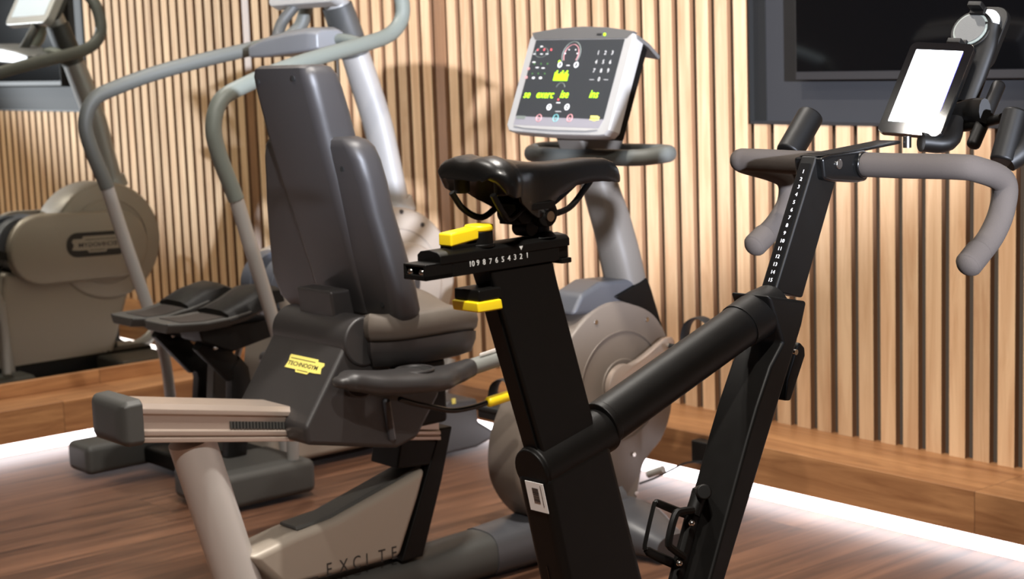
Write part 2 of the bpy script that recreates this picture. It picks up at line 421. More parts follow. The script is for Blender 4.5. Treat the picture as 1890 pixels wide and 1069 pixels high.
# sliding seat post
ps = kp([(923, 556), (1031, 524), (1095, 770), (1003, 838)], -.017)
top = kp([(905, 500), (1021, 482)], -.017)
bm = prism(B(), [top[0], top[1], ps[1], ps[2], (ps[2][0]+.01, ps[2][1]-.08), (ps[3][0]+.01, ps[3][1]-.05), ps[3], ps[0]], -.017, .017)
fin(bm, 'seat_post', m_black, bk, bev=.003)
a = Vector((ps[0][0], 0, ps[0][1])); b = Vector((ps[3][0], 0, ps[3][1])); dd = (b-a).normalized(); nn = Vector((-dd.z, 0, dd.x))
if nn.x > 0: nn = -nn
bm = quadprism(B(), [a+Vector((0, -.011, 0))+nn*.001, b+Vector((0, -.011, 0))+nn*.001, b+Vector((0, .011, 0))+nn*.001, a+Vector((0, .011, 0))+nn*.001], nn*.002)
fin(bm, 'guide_strip', m_black, bk, flat=True)
# yellow clamp lever at the post
q1 = kp([(851, 536), (908, 538), (921, 540), (921, 548), (882, 551), (853, 543)], -.026)
a0 = L(884, 540, -.022); a1 = L(926, 536, -.022); zt = a0[1]+.002
u0, u1 = a0[0]-.0, a1[0]
bm = box(B(), (u0, -.022, zt-.013), (u1, .020, zt)); fin(bm, 'clamp_plate', m_black, bk, bev=.002)
bm = quadprism(B(), [(u0-.004, -.023, zt-.013), (u1-.002, -.024, zt-.013), (u1-.002, .014, zt-.013), (u0-.004, .021, zt-.013)], (.002, 0, -.012)); fin(bm, 'clamp_lever', m_yel, bk, bev=.002, label='yellow clamp lever')
# seat slider
zr = L(785.6, 520, -.0185); ur = zr[0]; uf = L(1033, 481, -.0185)[0]; zb = zr[1]; zt = L(784, 490, -.0185)[1]
bm = B(); zc = zt-.001
prism(bm, [(ur+.04, zb), (uf, zb), (uf, zt), (ur+.04, zt)], -.0185, .0185)
box(bm, (ur, -.0185, zb), (ur+.04, .0185, zb+.006)); box(bm, (ur, -.0185, zb), (ur+.04, -.0145, zt)); box(bm, (ur, .0145, zb), (ur+.04, .0185, zt)); box(bm, (ur, -.0185, zt-.003), (ur+.04, .0185, zt))
fin(bm, 'slider_rail', m_black, bk, bev=.0012)
us = L(815, 487, -.021)[0]; ue = L(1059, 448, -.02)[0]; zs = L(815, 467, -.02)[1]
sec = [(-.0195, zt-.002), (-.0195, zs-.004), (-.014, zs), (0, zs+.002), (.014, zs), (.0195, zs-.004), (.0195, zt-.002)]
bm = quadprism(B(), [(us, y, z) for y, z in sec], (ue-us-.006, 0, 0)); 
fin(bm, 'slider_carriage', m_black, bk, bev=.001)
bm = box(B(), (ue-.03, -.016, zt-.016), (ue-.006, .016, zt-.002)); box(bm, (ue-.02, -.02, zt-.022), (ue-.004, .02, zt-.016)); fin(bm, 'slider_stop', m_black, bk, bev=.001)
for vv in (-.0095, .0095): fin(sph(B(), (ur+.004, vv, zt-.009), .0042), 'rail_bolt', m_scr, bk)
for s_, (x, y) in zip(['10', '9', '8', '7', '6', '5', '4', '3', '2', '1'], [(871, 492), (882.5, 490), (894, 488.5), (905.5, 487), (917, 485), (928.5, 483.5), (940, 481.5), (951, 479.5), (962, 478), (973.5, 476)]):
    t_ = L(x, y, -.0188); text(s_, .0088, face_m((t_[0], -.0187, t_[1]), (1, 0, 0), (0, -1, 0)), m_lt, 'scale_number', bk, align='CENTER', ext=.0002)
t_ = L(962, 463, -.0197); text('▼', .006, face_m((t_[0], -.0197, t_[1]+.001), (1, 0, 0), (0, -1, 0)), m_lt, 'pointer_mark', bk, align='CENTER', ext=.0002)
# knob with lever
kc = L3(885, 452, -.002); kz0 = zs-.002; kz1 = L(885, 426, -.002)[1]; kz2 = L(885, 414, -.002)[1]
bm = B(); cyl(bm, (kc.x, -.002, kz0), (kc.x, -.002, kz1), .0155); cyl(bm, (kc.x, -.002, kz0), (kc.x, -.002, kz0+.004), .018)
box(bm, (kc.x-.05, -.012, kz1-.018), (kc.x, .008, kz1-.012))
fin(bm, 'knob_stem', m_black, bk, bev=.001)
bm = B(); cyl(bm, (kc.x, -.002, kz1), (kc.x, -.002, kz2), .0165); fin(bm, 'knob_cap', m_yel, bk, bev=.002, label='yellow knob cap')
bm = B(); prism(bm, [(kc.x-.0515, kz1-.0125), (kc.x-.01, kz1-.008), (kc.x-.008, kz2-.001), (kc.x-.02, kz2-.0025), (kc.x-.0515, kz2-.005)], -.013, .009); fin(bm, 'knob_lever', m_yel, bk, bev=.0025, seg=3, label='yellow knob lever')
# seat pillar and clamp
pc = L3(995, 434, 0); pt = L3(994, 400, 0)
bm = B(); cyl(bm, (pc.x, 0, zs), (pc.x, 0, pt.z), .0125); cyl(bm, (pc.x, 0, zs-.001), (pc.x, 0, zs+.006), .021, .014); fin(bm, 'saddle_pillar', m_black, bk, bev=.001)
hb = L3(985, 392, 0)
bm = B(); cyl(bm, (hb.x-.002, -.026, hb.z), (hb.x-.002, .026, hb.z), .0155); cyl(bm, (hb.x-.03, -.018, hb.z+.002), (hb.x-.03, .018, hb.z+.002), .012)
box(bm, (hb.x-.042, -.014, hb.z-.010), (hb.x, .014, hb.z+.014)); box(bm, (hb.x-.034, -.03, hb.z+.006), (hb.x+.006, .03, hb.z+.014)); cyl(bm, (hb.x-.015, -.012, hb.z-.016), (hb.x-.015, .012, hb.z-.016), .010)
fin(bm, 'saddle_clamp', m_black, bk, bev=.0012)
fin(cyl(B(), (hb.x-.002, -.03, hb.z-.003), (hb.x-.002, -.024, hb.z-.003), .006), 'clamp_bolt', m_scr, bk)
# saddle
sad = None
u0 = -.255; u1 = .004; LN = u1-u0
zref = 1.0805
def saddle():
    st = [ # t, halfwidth, top dz, crown, skirt
        (0, .050, -.014, .008, .003), (.02, .060, -.006, .011, .005), (.06, .069, -.002, .014, .010), (.12, .075, 0, .018, .020), (.2, .0755, .0005, .022, .023), (.28, .066, -.003, .020, .021),
        (.35, .051, -.006, .016, .033), (.42, .039, -.009, .013, .045), (.47, .034, -.011, .012, .051), (.53, .031, -.0128, .011, .041), (.60, .028, -.0133, .010, .027), (.70, .0255, -.0125, .009, .019),
        (.80, .0235, -.0122, .009, .017), (.9, .0205, -.014, .010, .015), (.96, .0155, -.020, .010, .012), (.99, .010, -.027, .008, .008), (1, .006, -.032, .005, .005)]
    rings = []
    ts = [s[0] for s in st]
    def ip(t, k):
        for i in range(len(st)-1):
            if t <= st[i+1][0]:
                f = (t-st[i][0])/(st[i+1][0]-st[i][0]); f = f*f*(3-2*f) if False else f
                return st[i][k]*(1-f)+st[i+1][k]*f
        return st[-1][k]
    n = 48
    for i in range(n+1):
        t = i/n
        w, dz, cr, sk = (ip(t, k) for k in (1, 2, 3, 4))
        zt_ = zref+dz; u = u0+LN*t; w *= .9
        if u < -.17: u = -.17+(u+.17)*.56
        g = .004*math.exp(-((t-.35)/.3)**2)
        half = [(0, -g), (.16, -g*.4), (.34, .0008), (.55, -cr*.06), (.74, -cr*.25), (.88, -cr*.55), (.97, -cr*.9), (1.0, -cr-sk*.2), (.985, -cr-sk*.6), (.95, -cr-sk), (.88, -cr-sk-.001), (.80, -cr-sk*.7), (.6, -cr-.004)]
        rg = [Vector((u, -w*a, zt_+b)) for a, b in half] + [Vector((u, 0, zt_-cr-.003))] + [Vector((u, w*a, zt_+b)) for a, b in half[:0:-1]]
        ca_, sa_ = math.cos(-.15), math.sin(-.15)
        for q in rg: q.x, q.y = -.12+(q.x+.12)*ca_-q.y*sa_, (q.x+.12)*sa_+q.y*ca_
        rings.append(rg)
    return rings
fin(loft(B(), saddle()), 'saddle', m_vinyl, bk, ang=60)
# elastomer bumpers and rails under the saddle
for s in (-1, 1):
    c = Vector((u0+.045, s*.033, zref-.032))
    fin(cyl(B(), c+Vector((.01, 0, .012)), c+Vector((.01, 0, -.010)), .009), 'saddle_bumper', m_rub, bk, bev=.002)
    pts = [(u0+.04, s*.034, zref-.040), (u0+.055, s*.032, zref-.060), (u0+.075, s*.023, zref-.071), (hb.x-.03, s*.02, hb.z+.011), (-.125, s*.02, 1.0095), (-.082, s*.018, 1.0125), (-.045, s*.012, 1.034), (-.03, s*.010, 1.046)]
    fin(tube(B(), pts, .0037, 10), 'saddle_rail', m_black, bk)
# handlebar column
q = kp([(1412, 541), (1430, 541), (1482, 556), (1546, 322), (1540, 292), (1507, 290)], -.024)
lo = q[1]; hi = q[5]; r0 = kp([(1431, 538), (1482, 550), (1497, 490), (1544, 333), (1541, 290), (1507, 288)], -.013)
bm = prism(B(), [r0[0], r0[1], r0[3], r0[4], r0[5]], -.013, .013); fin(bm, 'handlebar_column', m_black, bk, bev=.003, seg=3)
cl = Vector((r0[0][0], 0, r0[0][1])); ch = Vector((r0[5][0], 0, r0[5][1])); cd = (ch-cl).normalized(); cn = Vector((-cd.z, 0, cd.x))
if cn.x > 0: cn = -cn
fin(quadprism(B(), [cl+Vector((0, -.008, 0)), ch+Vector((0, -.008, 0))-cd*.012, ch+Vector((0, .008, 0))-cd*.012, cl+Vector((0, .008, 0))], cn*.002), 'scale_strip', m_gloss, bk, flat=True)
n_ = 16
for i in range(n_):
    f = i/(n_-1)
    pp = cl.lerp(ch, .0+.02+f*.86)+cn*.0023
    mt = face_m(pp+Vector((0, -.001, 0)), (0, -1, 0), cn)
    text(str(n_-i), .0075, mt @ Matrix.Translation((0, -.003, 0)), m_lt, 'height_number', bk, align='CENTER', ext=.0002)
# stem
hbc = L3(1565, 303, 0); HU = hbc.x; HZ = hbc.z
bm = B(); cyl(bm, (HU, -.030, HZ), (HU, .030, HZ), .0185, n=32); fin(bm, 'stem_clamp', m_gloss, bk, bev=.002)
pu = r0[5][0]
bm = prism(B(), [(pu-.002, HZ+.016), (pu+.02, HZ+.019), (HU+.01, HZ+.02), (HU+.02, HZ-.004), (HU+.012, HZ-.0235), (HU-.01, HZ-.0245), (pu+.02, HZ-.018), (pu+.002, HZ-.014)], -.025, .025)
fin(bm, 'stem_body', m_gloss, bk, bev=.005, seg=3)
sp_ = L(1548, 303, -.0255); fin(cyl(B(), (sp_[0], -.0275, sp_[1]), (sp_[0], -.0245, sp_[1]), .0068), 'stem_bolt', m_scr, bk, bev=.0008)
# handlebar
def side(s):
    v_ = .205*s
    if s < 0:
        g = [L3(1612, 303, -.035), L3(1700, 303, -.09)]
        px = [(1851, 335), (1850, 385), (1828, 438), (1788, 488)]
    else:
        px = [(1447, 325), (1456, 368), (1432, 414), (1393, 453)]
    mid = [L3(x, y, v_) for x, y in px]
    top_ = Vector((HU, v_*.84, HZ+.001)); st = Vector((HU, s*.031, HZ))
    c = Vector((HU+.014, v_*.955, HZ-.003))
    return [st, Vector((HU, s*.09, HZ)), top_, c]+mid
for s in (-1, 1):
    pts = side(s)
    fin(tube(B(), pts, .0172, 20, k=8, round_end=True), 'foam_grip', m_foam, bk)
    pe = pts[-1]; pd = (pts[-1]-pts[-2]).normalized()
    a = pe-pd*.032
    fin(tube(B(), [a, pe+pd*.004], .0182, 20, k=0, round_end=False), 'grip_end_sleeve', m_foam, bk, bev=.004, seg=3)
# upright hoods
for s, (xa, ya, xb, yb, r_) in ((1, (1455, 285, 1497, 212, .0205)), (-1, (1868, 300, 1882, 205, .0175))):
    v_ = .172*s if s > 0 else -.185
    a, b = L3(xa, ya, v_), L3(xb, yb, v_)
    if s < 0: a, b = L3(1850, 300, v_), L3(1876, 205, v_)
    fin(tube(B(), [a, b], r_, 24, k=0, round_end=False), 'brake_hood', m_black, bk, bev=.004, seg=3)
a = L3(1890, 296, -.205); fin(cyl(B(), a+Vector((-.004, -.004, 0)), a+Vector((.012, .004, 0)), .006), 'hood_button', m_yel, bk, label='small yellow button')
fin(tube(B(), [L3(1860, 300, -.19), L3(1885, 280, -.2), L3(1900, 240, -.2)], [.014, .017, .015], 16, k=4), 'shift_lever', m_black, bk)
# aero grip beside the tablet
a, b = L3(1797, 266, -.115), L3(1843, 158, -.115)
fin(tube(B(), [a, b], .0098, 20, k=0, round_end=True), 'aero_grip', m_black, bk)
# tablet bracket, tray and phone holder
HB = HU+.045
bm = prism(B(), [(pu+.0, HZ+.018), (HU, HZ+.022), (HU+.10, HZ+.027), (HU+.10, HZ+.022), (HU, HZ+.017)], -.02, .02); fin(bm, 'mount_plate', m_black, bk, bev=.002)
TB = [K.LU3(x, y, uu) for (x, y, uu) in ((1613, 242, .60), (1734, 254, .60), (1801, 80, .682), (1687, 78, .682))]
def orth(Q):
    a = ((Q[1]-Q[0])+(Q[2]-Q[3])).normalized(); c = sum(Q, Vector())/4
    b = ((Q[3]-Q[0])+(Q[2]-Q[1])); b = (b-a*(b@a)).normalized()
    w = ((Q[1]-Q[0]).length+(Q[2]-Q[3]).length)/2; h = ((Q[3]-Q[0]).length+(Q[2]-Q[1]).length)/2
    n = a.cross(b); m = Matrix((a, b, n)).transposed().to_4x4(); m.translation = c
    return m, w, h
TM, tw, th = orth(TB)
n_ = TM.to_3x3() @ Vector((0, 0, 1))
def rrect(w, h, r, z, n=6, cx=0, cy=0):
    o = []
    for sx, sy, a0 in ((1, 1, 0), (-1, 1, 90), (-1, -1, 180), (1, -1, 270)):
        for i in range(n+1):
            a = math.radians(a0+90*i/n); o.append(Vector((cx+sx*(w/2-r)+r*math.cos(a), cy+sy*(h/2-r)+r*math.sin(a), z)))
    return o
def slab(mt, w, h, r, z0, z1, cx=0, cy=0): 
    return loft(B(), [[mt @ p for p in rrect(w, h, r, z, 6, cx, cy)] for z in (z0, z1)])
# holder arm behind the tablet, phone cradle on top
ar = [K.LU3(1745, 248, .655), K.LU3(1775, 190, .69), K.LU3(1808, 95, .725), K.LU3(1822, 45, .74)]
fin(tube(B(), ar, [.022, .025, .027, .022], 20, k=6, rb=[.012, .014, .014, .012]), 'holder_arm', m_black, bk)
fin(tube(B(), [K.LU3(1700, 262, .60), K.LU3(1745, 262, .63), K.LU3(1760, 225, .66)], [.018, .022, .018], 16, k=5, rb=.014), 'holder_foot', m_black, bk)
fin(tube(B(), [K.LU3(1768, 212, .67), K.LU3(1795, 205, .66), K.LU3(1818, 205, .64)], .009, 12, k=4, rb=.018), 'side_bracket', m_black, bk)
fin(tube(B(), [K.LU3(1770, 235, .67), K.LU3(1795, 232, .66), K.LU3(1850, 218, .64)], .007, 12, k=4, rb=.007), 'lower_bracket', m_black, bk)
fin(cyl(B(), L3(1652, 270, -.03)+Vector((.03, 0, -.004)), L3(1652, 254, -.03)+Vector((.03, 0, 0)), .006), 'mount_screw', m_scr, bk)
PH = K.LU3(1790, 52, .722)
pm = Matrix.Translation(PH) @ (TM.to_3x3().to_4x4())
pm = TM.copy(); pm.translation = PH
fin(slab(pm, .060, .105, .022, -.030, -.018, .012, -.004), 'phone_back', m_black, bk, bev=.002)
fin(slab(pm, .053, .088, .020, -.018, -.012, .006, -.004), 'phone_plate', m_white, bk, bev=.001, label='white phone holder backplate')
bm = B(); cyl(bm, pm @ Vector((0, 0, -.012)), pm @ Vector((0, 0, -.003)), .0315, n=32); fin(bm, 'cradle_disc', m_black, bk, bev=.001)
bm = B(); cyl(bm, pm @ Vector((0, 0, -.003)), pm @ Vector((0, 0, -.001)), .0265, n=32); fin(bm, 'cradle_ring', m_tube, bk)
bm = B(); cyl(bm, pm @ Vector((0, 0, -.0012)), pm @ Vector((0, 0, 0)), .0235, n=32); fin(bm, 'cradle_pad', m_dgrey, bk)
for sy, cx in ((1, .004), (-1, -.006)):
    bm = B(); box(bm, (cx-.012, sy*.022-.009*(sy < 0), -.001), (cx+.012, sy*.022+.012*(sy > 0)+.0, .005), pm); box(bm, (cx-.011, sy*.031-.004, 0), (cx+.011, sy*.031+.004, .018), pm)
    fin(bm, 'cradle_jaw', m_black, bk, bev=.0012)
# small lever on the front of the down tube
bm = prism(B(), kp([(1464, 630), (1473, 640), (1474, 655), (1447, 738), (1436, 738), (1440, 700), (1458, 640)], .0), -.012, .012); fin(bm, 'resistance_lever', m_black, bk, bev=.003, seg=3)
a = L(1468, 650, -.0125); fin(cyl(B(), (a[0], -.0145, a[1]), (a[0], -.011, a[1]), .004), 'lever_screw', m_scr, bk)
# barcode sticker on the rear face of the seat tube
a = Vector((p[0][0], 0, p[0][1])); b = Vector((q_ := ext(p[0], kp([(1046, 1076)], -.026)[0], .3))[0:1]+(0,)+(q_[1],)) if False else Vector((rr[0], 0, rr[1]))
dd = (b-a).normalized(); nn = Vector((-dd.z, 0, dd.x)); nn = -nn if nn.x > 0 else nn
def onrear(x, y):
    # intersect the photo ray with the rear plane of the tube
    d = K.ray(x, y); dl = Vector((d@K.U, d@K.V, d.z)); c = K.loc(C0); t = ((a-c)@nn)/(dl@nn); return c+dl*t
s0 = onrear(974, 886); s1 = onrear(1014, 947)
ln = (s1-s0)@dd; ce = onrear(992, 917)
sm = face_m(Vector((ce.x, -.006, ce.z))+nn*.0006, dd, nn)
bm = box(B(), (-ln*.5, -.015, 0), (ln*.5, .015, .0006), sm); fin(bm, 'paper_sticker', m_lbl, bk, flat=True, label='white paper sticker with a barcode')
stk = bk.children[-1]
bm = B(); random.seed(7); x = -ln*.3
while x < ln*.2:
    w = random.choice((.0006, .0009, .0014)); box(bm, (x, -.005, .0006), (x+w, .005, .0009), sm); x += w+random.choice((.0006, .001))
fin(bm, 'barcode_bars', m_ink, bk, flat=True)
bm = B()
for yy in (.0095,): box(bm, (-ln*.42, yy, .0006), (ln*.3, yy+.0007, .0009), sm)
fin(bm, 'sticker_print', m_ink, bk, flat=True)
# seam along the rear face
bm = quadprism(B(), [a+nn*.0004+Vector((0, .002, 0))+dd*.12, b+nn*.0004+Vector((0, .002, 0)), b+nn*.0004+Vector((0, .0035, 0)), a+nn*.0004+Vector((0, .0035, 0))+dd*.12], nn*.0004); fin(bm, 'rear_seam', m_gloss, bk, flat=True)
# bottle cage
vc = .004
cg = lambda x, y, vv=vc: L3(x, y, vv)
fin(tube(B(), [cg(1268, 950), cg(1248, 943), cg(1214, 929), cg(1210, 928), cg(1206, 936), cg(1190, 1006), cg(1192, 1013), cg(1196, 1018), cg(1220, 1030), cg(1252, 1044)], [.0055, .0055, .005, .003, .0018, .0018, .003, .006, .0065, .0065], 8, k=2, rb=.0035, ref=(0, 1, 0)), 'cage_loop', m_black, bk)
bm = B(); tube(bm, [cg(1278, 942, -.012), cg(1258, 944, -.012), cg(1246, 952, -.012), cg(1234, 1000, -.012), cg(1240, 1012, -.012), cg(1262, 1028, -.012)], .005, 8, k=3, rb=.005, ref=(0, 1, 0)); fin(bm, 'cage_arm', m_black, bk)
bm = B(); tube(bm, [cg(1292, 905, 0), cg(1275, 965, 0), cg(1248, 1069, 0), cg(1240, 1100, 0)], .009, 10, k=0, rb=.012); fin(bm, 'cage_spine', m_black, bk, bev=.001)
fin(cyl(B(), cg(1300, 908, -.02), cg(1300, 908, .02)+Vector((-.012, 0, 0)), .010), 'cage_stopper', m_black, bk, bev=.002)
fin(tube(B(), [cg(1290, 915, -.004), cg(1278, 950, -.004)], .010, 16, k=0), 'cage_barrel', m_black, bk)
for x, y in ((1277, 966), (1254, 1040)): 
    c = cg(x, y, -.016); fin(sph(B(), c, .0042), 'cage_screw', m_scr, bk)
# base out of the frame
ub = (rr[0]+fr[0])/2; uf_ = (e[0]+e2[0])/2
fin(tube(B(), [(ub-.05, 0, .10), (ub+.3, 0, .09), (uf_+.05, 0, .10)], .045, 20, k=5, rb=.035), 'base_beam', m_black, bk)
for uu in (ub-.02, uf_+.02): fin(tube(B(), [(uu, -.27, .03), (uu, 0, .055), (uu, .27, .03)], .035, 16, k=5, rb=.028), 'base_foot', m_black, bk)

# tablet
tb = thing('tablet_computer', 'lit white-screen tablet in a black frame on the bike handlebar', 'tablet', K)
fin(slab(TM, tw, th, .010, -.010, -.001), 'tablet_case', m_gloss, tb, bev=.002, seg=3)
fin(slab(TM, tw-.0014, th-.0014, .0095, -.001, .0002), 'front_glass', m_glass, tb)
fin(slab(TM, tw-.0005, th-.0005, .0100, -.0016, -.0008), 'metal_rim', m_scr, tb)
sw, shh = tw*.735, th*.79
fin(slab(TM, sw, shh, .0008, .0001, .0005, -.001, .003), 'lit_screen', m_tablet, tb, flat=True, label='glowing white screen')
fin(slab(TM, .0012, shh*.8, .0004, .0001, .0006, -.001+sw/2+.0006, .003+shh*.08), 'screen_edge', m_blue, tb, flat=True)

# ================================================================== recumbent bike
Rf = Fr((2.0, 2.97, 0), 0)
rc = thing('recumbent_bike', 'grey recumbent exercise bike with charcoal backrest and lit console', 'exercise bike', Rf)
R3, RL, RU = Rf.L3, Rf.L, Rf.LU3
def rp(pts, v): return Rf.poly(pts, v)
# seat rail
rb_ = rp([(250, 818), (250, 744), (812, 758), (812, 813)], -.062)
uu0 = rb_[0][0]; uu1 = rb_[2][0]
def rail_z(u, f):   # f 0 bottom .. 1 top
    t = (u-uu0)/(uu1-uu0); lo = rb_[0][1]+(rb_[3][1]-rb_[0][1])*t; hi = rb_[1][1]+(rb_[2][1]-rb_[1][1])*t
    return lo+(hi-lo)*f
sec = [(-.062, 0), (-.062, .12), (-.057, .15), (-.062, .18), (-.062, .30), (-.057, .34), (-.057, .70), (-.062, .74), (-.062, .86), (-.052, 1), (.052, 1), (.062, .86), (.062, .74), (.057, .70), (.057, .34), (.062, .30), (.062, .18), (.057, .15), (.062, .12), (.062, 0)]
fin(loft(B(), [[Vector((u, v, rail_z(u, f))) for v, f in sec] for u in (uu0, uu1)]), 'seat_rail', m_alu, rc, bev=.0012)
a0 = RL(425, 790, -.058)[0]; a1 = RL(560, 790, -.058)[0]+.06; bm = B()
u = a0
while u < a1:
    prism(bm, [(u, rail_z(u, .36)), (u+.004, rail_z(u+.004, .36)), (u+.004, rail_z(u+.004, .56)), (u, rail_z(u, .56))], -.0602, -.0575); u += .0075
fin(bm, 'rail_rack', m_dgrey, rc, flat=True)
fin(prism(B(), [(a0, rail_z(a0, .36)), (a1, rail_z(a1, .36)), (a1, rail_z(a1, .56)), (a0, rail_z(a0, .56))], -.0585, -.0572), 'rack_slot', m_blackmat, rc, flat=True)
zc = (rail_z(uu0, 0)+rail_z(uu0, 1))/2; hz = (rail_z(uu0, 1)-rail_z(uu0, 0))/2+.006
rings = [[Vector((uu0+x, y*s*.072, zc+z*s*hz)) for y, z in ((-1, -.8), (-.86, -1), (.86, -1), (1, -.8), (1, .8), (.86, 1), (-.86, 1), (-1, .8))] for x, s in ((.016, 1), (.012, 1.02), (-.012, 1.0), (-.020, .94), (-.026, .8), (-.029, .5))]
fin(loft(B(), rings), 'rail_end_cap', m_dgrey, rc, bev=.003, ang=45)
# rear leg
lt = (RL(312, 820, -.0)[0]+RL(392, 822, 0)[0])/2
A_ = (R3(311, 822, -.02)+R3(393, 822, -.02))/2; Bb = (R3(404, 1069, -.02)+R3(472, 1069, -.02))/2
A_.y = 0; Bb.y = 0
A_ = (R3(353, 812, 0)); Bb = R3(438, 1069, 0)
dd = (Bb-A_).normalized(); Gd = A_+dd*((A_.z-.05)/-dd.z)
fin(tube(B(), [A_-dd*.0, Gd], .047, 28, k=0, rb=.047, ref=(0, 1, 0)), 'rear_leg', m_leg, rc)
fin(tube(B(), [(Gd.x, -.26, .035), (Gd.x, 0, .05), (Gd.x, .26, .035)], .04, 20, k=5, rb=.032), 'rear_foot', m_dgrey, rc, bev=.002)
# side panel with the model word
pv = -.052
PP = rp([(460, 1030), (548, 988), (620, 960), (790, 864), (775, 920), (722, 1090)], pv)
zb = .11
g1 = ext(PP[4], PP[5], zb)
g0 = (PP[0][0]+.08, zb)
poly = [PP[0], PP[1], PP[2], PP[3], PP[4], g1, g0]
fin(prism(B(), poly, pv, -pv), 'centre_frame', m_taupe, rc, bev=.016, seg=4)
ins = rp([(536, 975), (556, 985), (620, 961), (790, 863), (744, 858), (640, 908)], pv)
cen = [Vector((x, 0, z)) for x, z in (PP[1], PP[2], PP[3])]
bm = B()
top_ = [cen[0]+Vector((.012, 0, .007)), cen[1]+Vector((0, 0, .003)), cen[2]+Vector((-.004, 0, .003))]
rings = [[p+Vector((0, y, z)) for y, z in ((-.034, -.004), (-.030, .003), (.030, .003), (.034, -.004))] for p in top_]
fin(loft(bm, rings), 'step_cover', m_dgrey, rc, bev=.0015)
e0 = RL(602, 1064, pv); e1 = RL(730, 1031, pv)
ex = Vector((e1[0]-e0[0], 0, e1[1]-e0[1]))
cap = .040
fm = face_m((e0[0], pv-.0006, e0[1]), ex, (0, -1, 0))
for i, ch in enumerate('EXCITE'):
    text(ch, .040, fm @ Matrix.Translation((ex.length*i/5.35, 0, 0)), m_ink, 'letter', rc, ext=.0003, sx=.8)
dsh = RL(553, 1079, pv); dsh2 = RL(588, 1057, pv)
bm = quadprism(B(), [Vector((e0[0], pv-.0006, e0[1]))+ex.normalized()*k_+Vector((0, 0, dz)) for k_, dz in ((-.13, .002), (-.02, .002), (-.02, .005), (-.13, .005))], (0, -.0004, 0)); fin(bm, 'dash_mark', m_ink, rc, flat=True)
# front strut under the rail
sp2 = rp([(809, 790), (832, 786), (812, 888), (766, 1075), (727, 1075), (783, 880)], -.045)
h0 = ext(sp2[2], sp2[3], .1); h1 = ext(sp2[5], sp2[4], .1)
fin(prism(B(), [sp2[0], sp2[1], sp2[2], h0, h1, sp2[5]], -.052, .03), 'front_strut', m_black, rc, bev=.004)
fin(prism(B(), rp([(742, 806), (812, 815), (800, 858), (733, 866)], -.05), -.05, .05), 'rail_bracket', m_black, rc, bev=.004)
# longitudinal base and front stabiliser
bl = [Vector((.30, 0, .055)), Vector((.46, 0, .055)), Vector((.60, 0, .068)), Vector((.74, 0, .075)), Vector((.95, 0, .07))]
fin(tube(B(), [(-.12, 0, .05), (.1, 0, .052), (.36, 0, .055)], [.055, .058, .062], 20, k=4, rb=[.042, .045, .05], sup=3), 'base_beam', m_dgrey, rc)
fin(tube(B(), [(.355, 0, .055), (.5, 0, .06), (.62, 0, .078), (.75, 0, .08)], [.064, .066, .072, .08], 20, k=4, rb=[.052, .056, .07, .07], sup=3), 'base_shell', m_plast2, rc)
fin(tube(B(), [(.72, -.25, .035), (.72, -.1, .06), (.72, .1, .06), (.72, .25, .035)], [.05, .085, .085, .05], 20, k=5, rb=[.033, .055, .055, .033], sup=3), 'front_stabiliser', m_plast2, rc)
# flywheel housing
hp_ = cat([(x, y, 0) for x, y in ((1056, 620), (1086, 583), (1115, 562), (1145, 555), (1178, 560), (1208, 577), (1228, 608), (1239, 650), (1243, 742), (1228, 802), (1203, 837), (1188, 862), (1179, 905), (1168, 950), (1120, 975), (1050, 980), (1000, 962), (968, 925), (954, 880), (958, 815), (983, 745), (1022, 675))], 4, True)
hv = -.055
ring = [RL(p.x, p.y, hv) for p in hp_]
cu = sum(x for x, z in ring)/len(ring); cz = sum(z for x, z in ring)/len(ring)
def hr(v, s): return [Vector((cu+(x-cu)*s, v, cz+(z-cz)*s)) for x, z in ring]
fin(loft(B(), [hr(hv, .97), hr(hv+.004, .99), hr(hv+.012, 1), hr(-hv-.012, 1), hr(-hv-.004, .99), hr(-hv, .97)]), 'flywheel_housing', m_shroud, rc, ang=50)
hc = RL(1148, 712, hv); rad = hc[1]*0+abs(RL(1148, 611, hv)[1]-hc[1])
bm = B(); tube(bm, [(hc[0]+rad*math.cos(a), hv-.0005, hc[1]+rad*math.sin(a)) for a in [2*PI*i/40 for i in range(40)]], .0022, 8, k=1, closed=True, ref=(0, 1, 0)); fin(bm, 'housing_rim', m_shroud, rc)
fin(cyl(B(), (hc[0], hv-.004, hc[1]), (hc[0], hv+.01, hc[1]), rad*.5), 'crank_well', m_shroud, rc, bev=.003)
for x, y in ((1100, 595), (1194, 590), (1170, 839), (1174, 911)):
    c = RL(x, y, hv); fin(cyl(B(), (c[0], hv-.002, c[1]), (c[0], hv+.004, c[1]), .006), 'housing_screw', m_scr, rc, bev=.001)
sh = rp([(1062, 585), (1080, 545), (1115, 522), (1190, 514), (1200, 530), (1222, 600), (1180, 590), (1120, 580)], -.06)
fin(prism(B(), sh, -.048, .048), 'mast_shoulder', m_plast2, rc, bev=.012, seg=3)
fin(prism(B(), rp([(1135, 548), (1196, 512), (1204, 535), (1226, 610), (1180, 575)], -.054), -.054, .054), 'shoulder_cover', m_black, rc, bev=.006)
